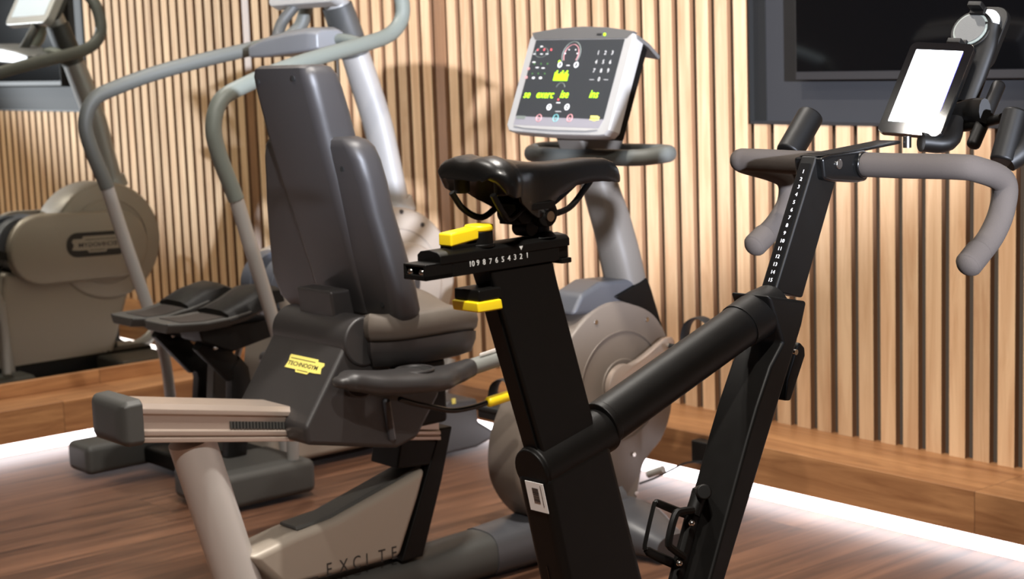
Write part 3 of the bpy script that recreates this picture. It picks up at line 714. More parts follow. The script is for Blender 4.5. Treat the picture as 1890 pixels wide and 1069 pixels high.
# cranks, pedals and straps
def crank(s, ang):
    v_ = s*(-hv+.028); h_ = RL(1150, 712, hv-.028); c = Vector((h_[0], v_, h_[1]))
    d = Vector((math.cos(ang), 0, math.sin(ang)))
    fin(tube(B(), [c-d*.03, c, c+d*.05, c+d*.175], [.03, .042, .03, .018], 20, k=6, rb=[.009, .011, .009, .008], ref=(0, 1, 0)) if False else
        loft(B(), [[c+Vector((0, w*.010, 0))+ (d*x + Vector((-d.z, 0, d.x))*y)*sc for x, y in outline] for w, sc in ((-1, .93), (-.7, 1), (.7, 1), (1, .93))]), 'crank_arm', m_alu, rc, ang=40)
    fin(cyl(B(), c+Vector((0, s*.013, 0)), c+Vector((0, s*.008, 0)), .009), 'crank_bolt', m_blackmat, rc)
    e_ = c+d*.165
    fin(cyl(B(), e_+Vector((0, s*.014, 0)), e_+Vector((0, s*.005, 0)), .008), 'axle_bolt', m_scr, rc, bev=.001)
    p_ = e_+Vector((0, s*.105, 0))
    bm = B(); box(bm, (p_.x-.045, p_.y-.045, p_.z-.016), (p_.x+.045, p_.y+.045, p_.z+.012)); box(bm, (p_.x-.05, p_.y-.05, p_.z+.004), (p_.x-.04, p_.y+.05, p_.z+.018))
    fin(bm, 'pedal', m_rub, rc, bev=.004)
    arc = [p_+Vector((.01, y*.05, z)) for y, z in ((-1, 0), (-1.02, .03), (-.75, .062), (0, .078), (.75, .062), (1.02, .03), (1, 0))]
    fin(tube(B(), arc, .0028, 8, k=5, rb=.016, ref=(1, 0, 0)), 'pedal_strap', m_rub, rc)
outline = [(math.cos(a)*.052, math.sin(a)*.052) for a in [math.radians(40+i*14) for i in range(21)]] + [(.068, -.027), (.10, -.024), (.165, -.022), (.184, -.012), (.188, 0), (.184, .012), (.165, .022), (.10, .024), (.068, .027)]
_a = RL(1222, 645, hv-.028); _b = RL(1150, 712, hv-.028); ca = math.atan2(_a[1]-_b[1], _a[0]-_b[0])
crank(-1, ca); crank(1, ca+PI)
# mast
mpts = [(1160, 548), (1146, 482), (1130, 415), (1107, 340), (1092, 262)]
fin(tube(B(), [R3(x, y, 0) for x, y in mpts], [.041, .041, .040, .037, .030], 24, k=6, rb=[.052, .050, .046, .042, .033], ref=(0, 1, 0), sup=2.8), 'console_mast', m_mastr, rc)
# handlebar ring
rz = RL(1060, 290, 0)[1]+.002; mu = R3(1092, 280, 0).x
ringp = [(mu-.055, 0), (mu-.053, -.1), (mu-.03, -.185), (mu+.03, -.215), (mu+.075, -.17), (mu+.07, -.07), (mu+.06, 0), (mu+.07, .07), (mu+.075, .17), (mu+.03, .215), (mu-.03, .185), (mu-.053, .1)]
fin(tube(B(), [(x, y, rz+(.004 if x > mu else 0)) for x, y in ringp], .0165, 18, k=6, closed=True, rb=.019), 'front_handlebar', m_tubed, rc)
fin(tube(B(), [(mu+.06, 0, rz), (mu-.01, 0, rz+.03)], .028, 14, k=0), 'bar_clamp', m_dgrey, rc)
# console
CB = [Rf.LU3(x, y, uu) for x, y, uu in ((930.5, 240, .60), (1122, 254, .60), (1172, 55, .690), (981, 63, .690))]
def orth2(Q):
    return orth(Q)
CM, cw, ch_ = orth2(CB)
con = None
def cpt(s, t, z=0): return CM @ Vector(((s-.5)*cw, (t-.5)*ch_, z))
hd = [(-.5, 1.0), (-.25, 1.03), (0, 1.045), (.25, 1.03), (.5, 1.0)]
outl = [(0.0, .06), (.03, .01), (.08, 0), (.5, -.012), (.92, 0), (.97, .01), (1.0, .06), (1.0, .94), (.985, .985), (.75, 1.025), (.5, 1.04), (.25, 1.025), (.015, .985), (0, .94)]
fin(loft(B(), [[cpt(.5+(s-.5)*k_, .5+(t-.5)*k_, z) for s, t in outl] for z, k_ in ((-.035, .99), (-.006, 1.0), (0, .985))]), 'console_shell', m_silver, rc, bev=.0015)
fin(loft(B(), [[cpt(s, t, z) for s, t in ((.06, .93), (.94, .93), (.99, 1.0), (.75, 1.04), (.5, 1.055), (.25, 1.04), (.01, 1.0))] for z in (-.012, .0012)]), 'console_brow', m_brow, rc, bev=.001)
# rear hood of the console
bm = B()
for s_ in (1.0, -0.0):
    pass
hood = [[cpt(s, 1.0 + dz, z) for s, dz in ((0.0, -.02), (.25, .02), (.5, .035), (.75, .02), (1.0, -.02), (1.0, -.06), (.75, -.02), (.5, -.005), (.25, -.02), (0, -.06))] for z in (-.01, -.05, -.085)]
for i, r_ in enumerate(hood):
    for p_ in r_: p_.z -= (0, .006, .022)[i]*1.0
fin(loft(bm, hood), 'console_hood', m_brow, rc, bev=.002)
fin(loft(B(), [[cpt(s, t, z) for s, t in ((.06, .03), (.965, .03), (.965, .95), (.06, .95))] for z in (-.03, -.062)]+[[cpt(s, t, -.085) for s, t in ((.2, .12), (.85, .12), (.85, .9), (.2, .9))]]), 'console_back', m_black, rc, bev=.004)
fin(loft(B(), [[cpt(s, t, z) for s, t in ((.075, .155), (.925, .155), (.925, .925), (.075, .925))] for z in (-.002, .0008)]), 'display_panel', m_disp, rc, flat=True)
fin(loft(B(), [[cpt(s, t, z) for s, t in ((.075, .07), (.90, .07), (.925, .155), (.075, .155))] for z in (-.002, .0006)]), 'button_strip', m_lilac, rc, flat=True)
CMa = CM
def onc(s, t, z=.0009): m_ = CM.copy(); m_.translation = cpt(s, t, z); return m_
def px2c(x, y):
    """photo point -> console face fractions"""
    d = Rf.ray(x, y); dl = Vector((d@Rf.U, d@Rf.V, d.z)); c = Rf.loc(C0); n = CM.to_3x3() @ Vector((0, 0, 1)); t = ((CM.translation-c)@n)/(dl@n)
    q = CM.inverted() @ (c+dl*t); return q.x/cw+.5, q.y/ch_+.5
def ctext(s, x, y, size, m, nm, **k): a_, b_ = px2c(x, y); return text(s, size, onc(a_, b_), m, nm, rc, ext=.0003, **k)
ctext('se', 966, 180.5, .0265, m_grn, 'led_text', shear=.15, bold=.0003); ctext('exerc', 989, 180.5, .0265, m_grn, 'led_text', shear=.15, bold=.0003)
ctext('ise', 1033, 180.5, .0265, m_grn, 'led_text', shear=.15, bold=.0003); ctext('ins', 1087, 180.5, .0265, m_grn, 'led_text', shear=.15, bold=.0003)
for r_, (row, x0_, y_) in enumerate((('123', 1104, 100), ('456', 1100, 117), ('789', 1096, 133), ('-0-', 1092, 149))):
    for i, c_ in enumerate(row): ctext('—' if c_ == '-' else c_, x0_+i*13, y_+1, .0135, m_key, 'keypad_digit', align='CENTER', bold=.0003)
def crect(x, y, w, h, m, nm, r_=None, z=.0012, rot=0, sub=None):
    a_, b_ = px2c(x, y); mt = onc(a_, b_, .0006)
    bm = loft(B(), [[mt @ p_ for p_ in rrect(w, h, min(w, h)*.49 if r_ is None else r_, zz)] for zz in (0, z-.0006)]); return fin(bm, nm, m, sub or rc, flat=True)
def cring(x, y, r_, t_, m, nm, a0=0, a1=360, sx=1):
    a_, b_ = px2c(x, y); mt = onc(a_, b_, .0010)
    n = 28; P = [mt @ Vector((sx*r_*math.cos(math.radians(a0+(a1-a0)*i/n)), r_*math.sin(math.radians(a0+(a1-a0)*i/n)), 0)) for i in range(n+(a1-a0 < 360))]
    return fin(tube(B(), P, t_, 6, k=0, closed=a1-a0 >= 360), nm, m, rc)
# profile bars
bm = B(); hs = (5, 5, 4, 4, 4, 5, 5, 4, 5, 4); a_, b_ = px2c(1021, 149)
mt = onc(a_, b_)
for i, n in enumerate((5, 6, 4, 4, 5, 6, 4, 5, 6, 4)):
    for j in range(n): box(bm, (i*.0049, j*.0042, 0), (i*.0049+.0046, j*.0042+.0036, .0003), mt)
fin(bm, 'led_profile', m_grn, rc, flat=True)
cring(1055, 100, .030, .0012, m_tube, 'dial_ring', -35, 215); cring(1055, 101, .0245, .0008, m_rose, 'dial_ring', -35, 215)
for x, y in ((1044, 99), (1051, 92), (1063, 92), (1066, 99)): crect(x, y, .004, .003, m_lt, 'dial_dot')
crect(1033, 114, .007, .007, m_grn, 'round_light'); 
for x in (1034, 1064): cring(x, 120, .006, .0014, m_lt, 'key_ring'); crect(x, 120, .004, .001, m_lt, 'key_mark')
crect(1049, 121, .012, .002, m_lt, 'tiny_caption')
cring(1000, 97, .012, .0007, m_tube, 'option_ring', sx=1.9)
for x, y in ((993, 92), (1005, 92), (1018, 92)): crect(x, y, .006, .006, m_red, 'red_light')
for x, y in ((987, 100), (1000, 100), (1010, 100), (1000, 86)): crect(x, y, .009, .0022, m_lt, 'tiny_caption')
for x, y in ((986, 115), (992, 125), (1003, 126)): crect(x, y, .011, .0025, m_lt, 'tiny_caption')
for x, y in ((987, 118), (999, 118), (1011, 118), (983, 136), (994, 136), (1006, 136)): crect(x, y, .004, .004, m_gdim, 'green_light')
for x, y in ((976, 127), (972, 143)): crect(x, y, .009, .006, m_rose, 'option_mark')
for x, y in ((985, 144), (998, 144)): crect(x, y, .010, .005, m_lt, 'option_mark')
cring(1034, 165, .0155, .0008, m_tube, 'dial_ring', 20, 160); crect(1031, 184, .006, .005, m_red, 'red_light'); crect(1031, 190, .014, .0024, m_lt, 'tiny_caption')
for x in (1014, 1047): cring(x, 198, .0065, .0014, m_lt, 'key_ring'); crect(x, 198, .005, .003, m_lt, 'key_mark')
crect(1031, 206, .02, .0012, m_lt, 'tiny_caption')
for x, m in ((995, m_rose), (1026, m_teal), (1052, m_rose)): cring(x, 218, .0085, .0010, m, 'strip_ring'); crect(x, 218, .006, .0025, m, 'strip_mark')
crect(962, 217, .032, .008, m_tube, 'strip_caption', r_=.001)
def plate(mt, w, h, sub, fr=m_yelp, ink=m_ink, name='logo_plate', label=None, flip=1):
    o_ = [(-.5, .42), (-.48, .5), (.28, .5), (.30, .36), (.47, .36), (.5, .2), (.46, 0), (.5, -.3), (.36, -.34), (.2, -.34), (.17, -.5), (-.16, -.5), (-.19, -.34), (-.5, -.34), (-.47, .05)]
    pl = fin(loft(B(), [[mt @ Vector((x*w, y*h, z)) for x, y in o_] for z in (0, .0008)]), name, fr, sub, flat=True, label=label)
    text('TECHNOGYM', h*.36, mt @ Matrix.Translation((-.46*w, -.14*h, .0009)) , ink, 'logo_text', pl, ext=.0002, sx=w*.92/(h*.36*6.9), bold=h*.006)
    bm = B(); box(bm, (-.44*w, .27*h, .0008), (.24*w, .31*h, .0011), mt); fin(bm, 'logo_rule', ink, pl, flat=True)
    bm = B(); box(bm, (-.14*w, -.38*h, .0008), (.16*w, -.34*h, .0011), mt); fin(bm, 'logo_rule', ink, pl, flat=True)
    return pl
a_, b_ = px2c(1098, 219); plate(onc(a_, b_, .0008), .030, .012, rc, label='small pale yellow logo plate')
crect(1107, 64, .016, .005, m_blackmat, 'sensor_window', r_=.001, z=.0022); crect(1117, 64, .007, .007, m_grn, 'power_light', z=.0026)
fin(loft(B(), [[cpt(s, t, z) for s, t in ((.08, .055), (.9, .055), (.80, .035), (.5, .028), (.2, .035))] for z in (-.001, .004)]), 'console_lip', m_silver, rc, bev=.001)
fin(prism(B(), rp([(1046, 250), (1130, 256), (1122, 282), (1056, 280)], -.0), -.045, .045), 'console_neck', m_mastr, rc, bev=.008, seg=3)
# carriage box
cvn = -.135
car = rp([(566, 588), (640, 594), (652, 602), (672, 592), (700, 602), (716, 640), (726, 700), (812, 712), (812, 740), (775, 802), (735, 828), (662, 827), (571, 822), (561, 800), (563, 777), (647, 618)], cvn)
# body: rear sloping face from (top) to (bottom)
rt = RL(649, 612, cvn); rbm = RL(563, 790, cvn); rb2 = RL(571, 822, cvn)
body = [rt, rbm, (rbm[0]+.004, rb2[1]), RL(717, 828, cvn), RL(735, 828, cvn), RL(772, 808, cvn), RL(812, 730, cvn), RL(812, 712, cvn), RL(726, 690, cvn), RL(712, 640, cvn)]
fin(prism(B(), body, cvn, .135), 'carriage_box', m_plast, rc, bev=.012, seg=4)
hh = RL(672, 630, cvn)
fin(cyl(B(), (hh[0], cvn-.006, hh[1]), (hh[0], -cvn, hh[1]), .052, n=36), 'recline_hub', m_plast, rc, bev=.006, seg=3)
nb = RL(717, 775, cvn)
fin(tube(B(), [Vector((RL(712, 742, cvn)[0], cvn-.003, RL(712, 742, cvn)[1])), Vector((RL(722, 808, cvn)[0], cvn-.003, RL(722, 808, cvn)[1]))], .010, 12, k=0, rb=.008, round_end=True), 'side_latch', m_plast2, rc)
# rear-face notch for the rail
d_ = Vector((rbm[0]-rt[0], 0, rbm[1]-rt[1])).normalized(); n_r = Vector((d_.z, 0, -d_.x)); n_r = -n_r if n_r.x > 0 else n_r
sh_ = [Vector((rbm[0]-.003, y, z)) for y, z in []]
fin(box(B(), (uu0+.02, 0, 0), (uu0+.02, 0, 0)) if False else tube(B(), [Vector((RL(556, 742, -.05)[0]-.0, y, rail_z(0, 1)+h)) for y, h in ((-.085, -.03), (-.07, .0), (-.045, .012), (0, .016), (.045, .012), (.07, 0), (.085, -.03))], .010, 10, k=4, rb=.014), 'rail_seal', m_blackmat, rc)
lg = Vector((rt[0], 0, rt[1])).lerp(Vector((rbm[0], 0, rbm[1])), .40)
def onrear2(x, y):
    d = Rf.ray(x, y); dl = Vector((d@Rf.U, d@Rf.V, d.z)); c = Rf.loc(C0); t = ((Vector((rt[0], 0, rt[1]))-c)@n_r)/(dl@n_r); return c+dl*t
pa, pb, pc_ = onrear2(531, 665), onrear2(595, 679), onrear2(563, 675)
plate(face_m(pc_+n_r*.0006, pb-pa, n_r), (pb-pa).length*1.02, .036, rc, label='yellow logo plate')
# back support and backrest
bt = RL(640, 590, -.05)
fin(prism(B(), [(rt[0]+.012, rt[1]-.03), (rt[0]+.07, rt[1]-.03), (rt[0]+.05, rt[1]+.075), (rt[0]-.0, rt[1]+.075)], -.065, .065), 'back_support', m_plast, rc, bev=.006)
ub_, ut_ = .02, -.125            # rear surface u at bottom / top
zb_ = Rf.LU(620, 592, ub_)[1]; zt_ = Rf.LU(545, 124, ut_)[1]
def bz(z): t = (z-zb_)/(zt_-zb_); return ub_+(ut_-ub_)*t
def bv(x, y):  # photo -> (v, z) on the slanted rear plane
    for _ in range(1):
        nrm = Vector((zt_-zb_, 0, -(ut_-ub_))).normalized(); d = Rf.ray(x, y); dl = Vector((d@Rf.U, d@Rf.V, d.z)); c = Rf.loc(C0)
        t = ((Vector((ub_, 0, zb_))-c)@nrm)/(dl@nrm); q = c+dl*t
    return q
def shell(name, prof, dep, m, off=0, rnd=.02, rnd2=.03):
    """prof: (z, halfwidth); horizontal rounded sections"""
    rings = []
    for z, w, dp in prof:
        u = bz(z)+off; r_ = min(rnd, w*.8, dp*.45); r2 = min(rnd2, w*.8, dp*.45); rg = []
        for cx, cy, a0, rr in ((u+r_, -w+r_, 180, r_), (u+dp-r2, -w+r2, 270, r2), (u+dp-r2, w-r2, 0, r2), (u+r_, w-r_, 90, r_)):
            for i in range(6):
                a = math.radians(a0+90*i/5); rg.append(Vector((cx+rr*math.cos(a), cy+rr*math.sin(a)-.005, z)))
        rings.append(rg)
    return fin(loft(B(), rings), name, m, rc, ang=50)

cy_ = .012
def shell2(name, rows, dep, m):
    """rows: (z, v_left, v_right, u offset of the rear face, depth)"""
    rings = []
    for z, vl, vr, off, dp in rows:
        u = bz(z)+off; w = (vl-vr)/2; c = (vl+vr)/2; r1 = min(.026, w*.5, dp*.45); r2 = min(.03, w*.5, dp*.5); rg = []
        for cx, cy, a0, rr in ((u+r1, c-w+r1, 180, r1), (u+dp-r2, c-w+r2, 270, r2), (u+dp-r2, c+w-r2, 0, r2), (u+r1, c+w-r1, 90, r1)):
            for i in range(6):
                a = math.radians(a0+90*i/5); rg.append(Vector((cx+rr*math.cos(a), cy+rr*math.sin(a), z)))
        rings.append(rg)
    return fin(loft(B(), rings), name, m, rc, ang=50)
Z = lambda y, x=620: bv(x, y).z
rowsw = [(zb_+.000, .16, -.10, .03, .03), (zb_+.004, .20, -.14, .012, .055), (zb_+.016, .235, -.175, .003, .066), (zb_+.04, .262, -.196, 0, .07), (.72, .268, -.200, 0, .072), (.80, .240, -.198, 0, .072), (.88, .208, -.194, 0, .072), (.94, .180, -.199, 0, .072), (.985, .160, -.197, 0, .072), (1.01, .145, -.19, .001, .07), (1.024, .13, -.178, .005, .062), (1.031, .11, -.155, .014, .042)]
shell2('backrest_shell', rowsw, .08, m_plast)
rowsh = [(.66, .088, -.088, -.002, .03), (.8, .094, -.098, -.008, .05), (.95, .100, -.115, -.013, .09), (1.02, .100, -.118, -.014, .095), (1.08, .097, -.122, -.014, .093), (1.13, .094, -.124, -.014, .09), (1.155, .092, -.122, -.012, .086), (1.17, .086, -.116, -.008, .076), (1.176, .074, -.104, .002, .055)]
shell2('backrest_spine', rowsh, .08, m_plast)
for x, y, dx in ((632, 312, 0), (706, 563, 0), (552, 144, -.014), (487, 151, -.014)):
    q = bv(x, y); fin(cyl(B(), (q.x+dx-.0015, q.y, q.z), (q.x+dx+.006, q.y, q.z), .0055), 'shell_screw', m_blackmat, rc)
# seat cushion
ct = R3(820, 606, 0); zc1 = Rf.L(800, 648, -.2)[1]
uf0 = Rf.LU3; sf = Rf.L(900, 624, -.2)[0]
zt1 = RL(700, 606, -.2)[1]
def cush(z, gr, f):
    o_ = []
    for u_, v_ in ((.10, .19), (.12, .215), (.25, .235), (.36, .235), (.44, .215), (.485, .15), (.485, 0), (.485, -.15), (.44, -.215), (.36, -.235), (.25, -.235), (.12, -.215), (.10, -.19), (.10, 0)):
        o_.append(Vector((u_, v_, 0)))
    P = cat(o_, 4, True); c = Vector((.30, 0, 0)); out = []
    for p_ in P:
        q = c+(p_-c)*gr; e_ = max(0, abs(q.y)/.235); q.z = z+f*(.030*e_**2+.028*max(0, (.25-q.x)/.2)**2-.012*max(0, (q.x-.40)/.1)**2); out.append(q)
    return out
su = .05
rg = [cush(z, g, f) for z, g, f in ((.530, .93, .7), (.538, .98, .8), (.553, 1, .9), (.570, .985, 1), (.580, .93, 1), (.584, .80, .9), (.583, .55, .7), (.581, .25, .5), (.580, .05, .4))]
DZ = zt1-.590
for r_ in rg:
    for p_ in r_: p_.x = .0+(p_.x-.10)*.80+.22*p_.y; p_.y *= .78; p_.z += DZ
fin(loft(B(), rg), 'seat_cushion', m_cush, rc, ang=70)
rg = [cush(z, g, f) for z, g, f in ((.486, .80, .3), (.490, .90, .4), (.515, .96, .6), (.530, .965, .7))]
for r_ in rg:
    for p_ in r_: p_.x = .0+(p_.x-.10)*.80+.22*p_.y; p_.y *= .78; p_.z += DZ
fin(loft(B(), rg), 'seat_pan', m_plast, rc, ang=60)
fin(box(B(), (.02, -.10, .40), (.20, .10, .485+DZ), None), 'seat_bracket', m_black, rc, bev=.01)
# armrests with cup holders
def arm(s):
    v_ = -.205
    top_p = [(628, 703), (650, 700), (700, 704), (760, 700), (800, 697), (838, 687), (866, 676)]
    wid = [.020, .034, .050, .060, .054, .030, .021]; hgt = [.012, .021, .024, .0245, .023, .021, .0195]
    P = [R3(x, y+3, v_) for x, y in top_p]; P = [Vector((p_.x, s*.205, p_.z)) for p_ in P]
    if s > 0: P = P[2:]; wid = [.03]+wid[3:]; hgt = [.018]+hgt[3:]
    fin(tube(B(), P, wid, 24, k=6, rb=hgt, ref=(0, 0, 1), round_end=True, sup=2.5), 'armrest', m_plast, rc)
    c = P[-4].lerp(P[-5], .15); cc_ = Vector((c.x+.02, c.y, c.z+.0210))
    fin(cyl(B(), cc_-Vector((0, 0, .004)), cc_, .036, n=32), 'cup_shade', m_blackmat, rc)  # flat dark disc, shade of a cup recess put into its colour
    fin(tube(B(), [cc_+Vector((.038*math.cos(2*PI*i/24), .038*math.sin(2*PI*i/24), 0)) for i in range(24)], .0035, 8, k=2, closed=True), 'cup_rim', m_plast, rc)
    a = P[-1]; b = R3(1010, 632, v_); b = Vector((b.x, a.y, b.z))
    fin(tube(B(), [a.lerp(b, -.05), a.lerp(b, 1.0)], .0175, 20, k=0, round_end=True), 'hand_grip', m_sleeve, rc)
    if s < 0:
        q = [R3(882, 664, v_-.0), R3(921, 651, v_)]
        dd_ = Vector((0, -.006, .0105)); fin(quadprism(B(), [q[0]+dd_+Vector((0, 0, .003)), q[1]+dd_+Vector((0, 0, .003)), q[1]+dd_+Vector((0, 0, -.001)), q[0]+dd_+Vector((0, 0, -.001))], (0, -.0035, 0)), 'grip_highlight', m_hl, rc, label='painted white highlight on the hand grip')  # white strip painting a highlight along the grip
    fin(tube(B(), [(P[1].x+.02, P[1].y, P[1].z-.015), (P[1].x+.05, P[1].y*.75, P[1].z-.03), (P[1].x+.05, P[1].y*.4, P[1].z-.03)], .026, 16, k=4, rb=.02), 'armrest_bracket', m_plast, rc)
arm(-1); arm(1)
lv = [R3(x, y, -.2) for x, y in ((738, 737), (765, 745), (800, 752), (833, 758), (868, 753), (903, 742))]
fin(tube(B(), lv, .0058, 12, k=5, round_end=True), 'adjust_lever', m_gloss, rc)
fin(tube(B(), [lv[-1], R3(950, 727, -.2)], .0115, 16, k=0, round_end=True), 'lever_grip', m_yel, rc, label='yellow lever grip')

# ================================================================== elliptical trainer
Ef = Fr((2.8, 4.21, 0), 0)
el = thing('elliptical_trainer', 'grey elliptical trainer with black foot plates in front of the mirror', 'cross trainer', Ef)
E3, EL, EU = Ef.L3, Ef.L, Ef.LU3
HV = .13
# geometry of the mirrored picture: a photo point on plane v seen through the mirror
def ML(x, y, v):
    d = WF.ray(x, y); t = (2*BY-(Ef.o.y+v))/d.y; q = C0+d*t; return (q.x-Ef.o.x, q.z)
def M3p(x, y, v): u, z = ML(x, y, v); return Vector((u, v, z))
# round flywheel housing
ce = ML(203, 446, HV*.8); top_ = ML(215, 338, HV*.8); rgt = ML(303, 445, HV*.8)
RH = (abs(top_[1]-ce[1])+abs(rgt[0]-ce[0]))/2
def disc(v, r, n=56, c=ce): return [Vector((c[0]+r*math.cos(2*PI*i/n), v, c[1]+r*math.sin(2*PI*i/n))) for i in range(n)]
fin(loft(B(), [disc(-.095, RH*.93), disc(-.092, RH*.97), disc(-.08, RH), disc(.08, RH), disc(.092, RH*.97), disc(.095, RH*.93)]), 'flywheel_housing', m_taupe, el, ang=50)
for s in (-1, 1):
    bm = B(); tube(bm, [p_ for p_ in disc(s*.0955, RH*.72, 40)], .003, 8, k=1, closed=True, ref=(0, 1, 0)); fin(bm, 'housing_rim', m_taupe, el)
for x, y in ((779, 415), (740, 391)):
    q = EL(x, y, -.093); fin(cyl(B(), (q[0], -.097, q[1]), (q[0], -.09, q[1]), .007), 'housing_screw', m_ink, el)
# capsule shaped side covers
cl_ = ML(82, 462, HV); cr_ = ML(218, 446, HV)
rt_ = abs(ML(82, 393, HV)[1]-ML(82, 526, HV)[1])/2
def capsule(v, g=0):
    a = Vector((cl_[0], v, cl_[1])); b = Vector((cr_[0], v, cr_[1]-.01)); d = (b-a).normalized(); n = Vector((-d.z, 0, d.x)); r1 = rt_-g; r2 = rt_*.97-g; o_ = []
    for i in range(17): t = math.radians(90+180*i/16); o_.append(a+(d*math.cos(t)+n*math.sin(t))*r1)
    for i in range(17): t = math.radians(-90+180*i/16); o_.append(b+(d*math.cos(t)+n*math.sin(t))*r2)
    return o_
for s in (-1, 1):
    fin(loft(B(), [capsule(s*.088, 0), capsule(s*(HV-.012), 0), capsule(s*(HV-.003), .004), capsule(s*HV, .012)]), 'side_cover', m_taupe, el, ang=60)
fin(cyl(B(), (cl_[0]+.005, -.09, cl_[1]), (cl_[0]+.005, .09, cl_[1]), rt_*.93, n=40), 'rear_drum', m_drum, el)
for s in (-1, 1): fin(cyl(B(), (cl_[0]-.06, s*.03, cl_[1]+.03), (cl_[0]-.06, s*.085, cl_[1]+.03), rt_*.7, n=36), 'drum_cap', m_drum, el, bev=.004)
# badge on the mirror side and on the near side
bc = ML(180, 450, HV); be1 = ML(125, 455, HV); be2 = ML(237, 447, HV)
for s in (1, -1):
    dirx = Vector((be1[0]-be2[0], 0, be1[1]-be2[1])) if s > 0 else Vector((be2[0]-be1[0], 0, be2[1]-be1[1]))
    bmx = face_m((bc[0], s*(HV+.0005), bc[1]), dirx, (0, s, 0)); L_ = dirx.length
    bp = fin(loft(B(), [[bmx @ p_ for p_ in rrect(L_, L_*.37, L_*.17, z)] for z in (-.002, .0015)]), 'badge_oval', m_ink, el, flat=True)
    m2 = bmx @ Matrix.Translation((0, 0, .0017))
    pl = plate(m2, L_*.84, L_*.25, el, fr=m_taupe, label=None)
# lower body with the model word
bp_ = [ML(x, y, .085) for x, y in ((0, 500), (256, 505), (240, 545), (205, 672), (0, 705), (-25, 700), (-12, 520))]
lowz = .03
poly = [ML(8, 505, .085), ML(245, 505, .085), ML(237, 548, .085), (ML(205, 670, .085)[0], lowz), (ML(5, 700, .085)[0]-.03, lowz)]
fin(prism(B(), poly, -.11, .085), 'lower_body', m_taupe, el, bev=.018, seg=4)
fin(tube(B(), [M3p(2, 560, .115), M3p(14, 640, .115), M3p(22, 690, .115)], .015, 14, k=4), 'body_edge_tube', m_mast, el)
fin(tube(B(), [(p_.x, -.112, p_.z) for p_ in (M3p(2, 560, .115), M3p(14, 640, .115), M3p(22, 690, .115))], .014, 14, k=4), 'body_edge_tube', m_mast, el)
w0 = ML(205, 653, .0855); w1 = ML(120, 673, .0855)
dx_ = Vector((w1[0]-w0[0], 0, w1[1]-w0[1])); wm = face_m((w0[0], .0857, w0[1]-.014), dx_, (0, 1, 0))
for i, chh in enumerate('SYNCHRO'): text(chh, .042, wm @ Matrix.Translation((dx_.length*i/6.6, 0, 0)), m_ink, 'letter', el, ext=.0003, sx=.8)
bm = B(); box(bm, (dx_.length*1.1, .004, 0), (dx_.length*2.0, .007, .0006), wm); fin(bm, 'dash_mark', m_ink, el, flat=True)
# curved rear brace seen beside the body
fin(tube(B(), [M3p(213, 640, .0), M3p(250, 640, .0), M3p(285, 612, .0), M3p(300, 560, 0)], [.022, .024, .022, .02], 14, k=5), 'front_brace', m_mast, el)
# mast
mp = [(733, 392, 0), (715, 310, 0), (697, 230, 0), (672, 150, 0), (645, 70, 0), (618, 0, 0), (600, -50, 0)]
fin(tube(B(), [E3(x, y, 0) for x, y, _ in mp], [.039, .039, .040, .040, .038, .036, .032], 24, k=5, rb=[.05, .052, .053, .052, .048, .044, .04], ref=(0, 1, 0)), 'console_mast', m_mast, el)
q = E3(755, 372, -.0); fin(cyl(B(), E3(735, 392, 0), E3(730, 366, 0), .056, .05, n=28), 'mast_collar', m_mast, el, bev=.003)
fin(tube(B(), [E3(655, 100, 0), E3(638, 55, 0), E3(622, 10, 0)], [.040, .042, .040], 20, k=4, rb=[.055, .057, .055], ref=(0, 1, 0)), 'mast_cover', m_dgrey, el)
# tray with cup holders
ty = E3(548, 80, 0)
rings = []
for x, y0_, y1_, g in ((484, 84, 103, .6), (490, 80, 106, .9), (520, 66, 105, 1), (560, 55, 100, 1), (596, 50, 95, .95), (610, 55, 90, .7)):
    tp_ = Ef.LU3(x, y0_, ty.x); lo_ = Ef.LU3(x, y1_, ty.x); v = (tp_.y+lo_.y)/2; w = .065*g
    rings.append([Vector((ty.x+a_*w, v, lo_.z+(tp_.z-lo_.z)*f)) for a_, f in ((-1, .05), (-1, .8), (-.6, 1), (.6, 1.0), (1, .85), (1, .1), (.7, 0), (-.8, 0))])
fin(loft(B(), rings), 'console_tray', m_tray, el, bev=.006, seg=3, ang=45)
# handle loops
def loopx(s, px, v_):
    return [Vector((*(lambda q: (q[0], s*v_, q[1]))(EL(x, y, -v_)),)) for x, y in px]
near = [(541, 852, .33), (536, 720, .345), (512, 620, .355), (470, 480, .36), (436, 368, .36), (404, 285, .36), (394, 232, .36), (408, 185, .355), (450, 158, .345), (520, 128, .33), (600, 102, .31), (670, 82, .29), (715, 66, .27), (738, 42, .26), (743, 10, .25), (730, -35, .22), (700, -70, .16), (668, -88, .09)]
NP = []
for x, y, v_ in near: u, z = EL(x, y, -v_); NP.append((u, v_, z))
NP[0] = (NP[0][0], NP[0][1], .09)
for s in (-1, 1):
    P = [Vector((u, s*v, z)) for u, v, z in NP]
    fin(tube(B(), P[:5], [.0165, .0165, .018, .0195, .0195], 18, k=6), 'side_rail', m_mast, el)
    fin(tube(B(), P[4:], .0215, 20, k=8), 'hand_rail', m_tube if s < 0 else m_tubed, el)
    a, b = P[11], Vector((ty.x+.03, s*.09, ty.z-.002))
    fin(tube(B(), [b, b.lerp(a, .5)+Vector((.0, 0, .012)), a], .0165, 14, k=5), 'cross_tube', m_tube, el)
    c_ = Vector((ty.x-.03, s*.06, ty.z+.01))
    if s > 0: fin(tube(B(), [c_, c_+Vector((.03, s*.015, .05)), c_+Vector((.07, 0, .10))], .017, 14, k=5), 'console_stalk', m_dgrey, el)
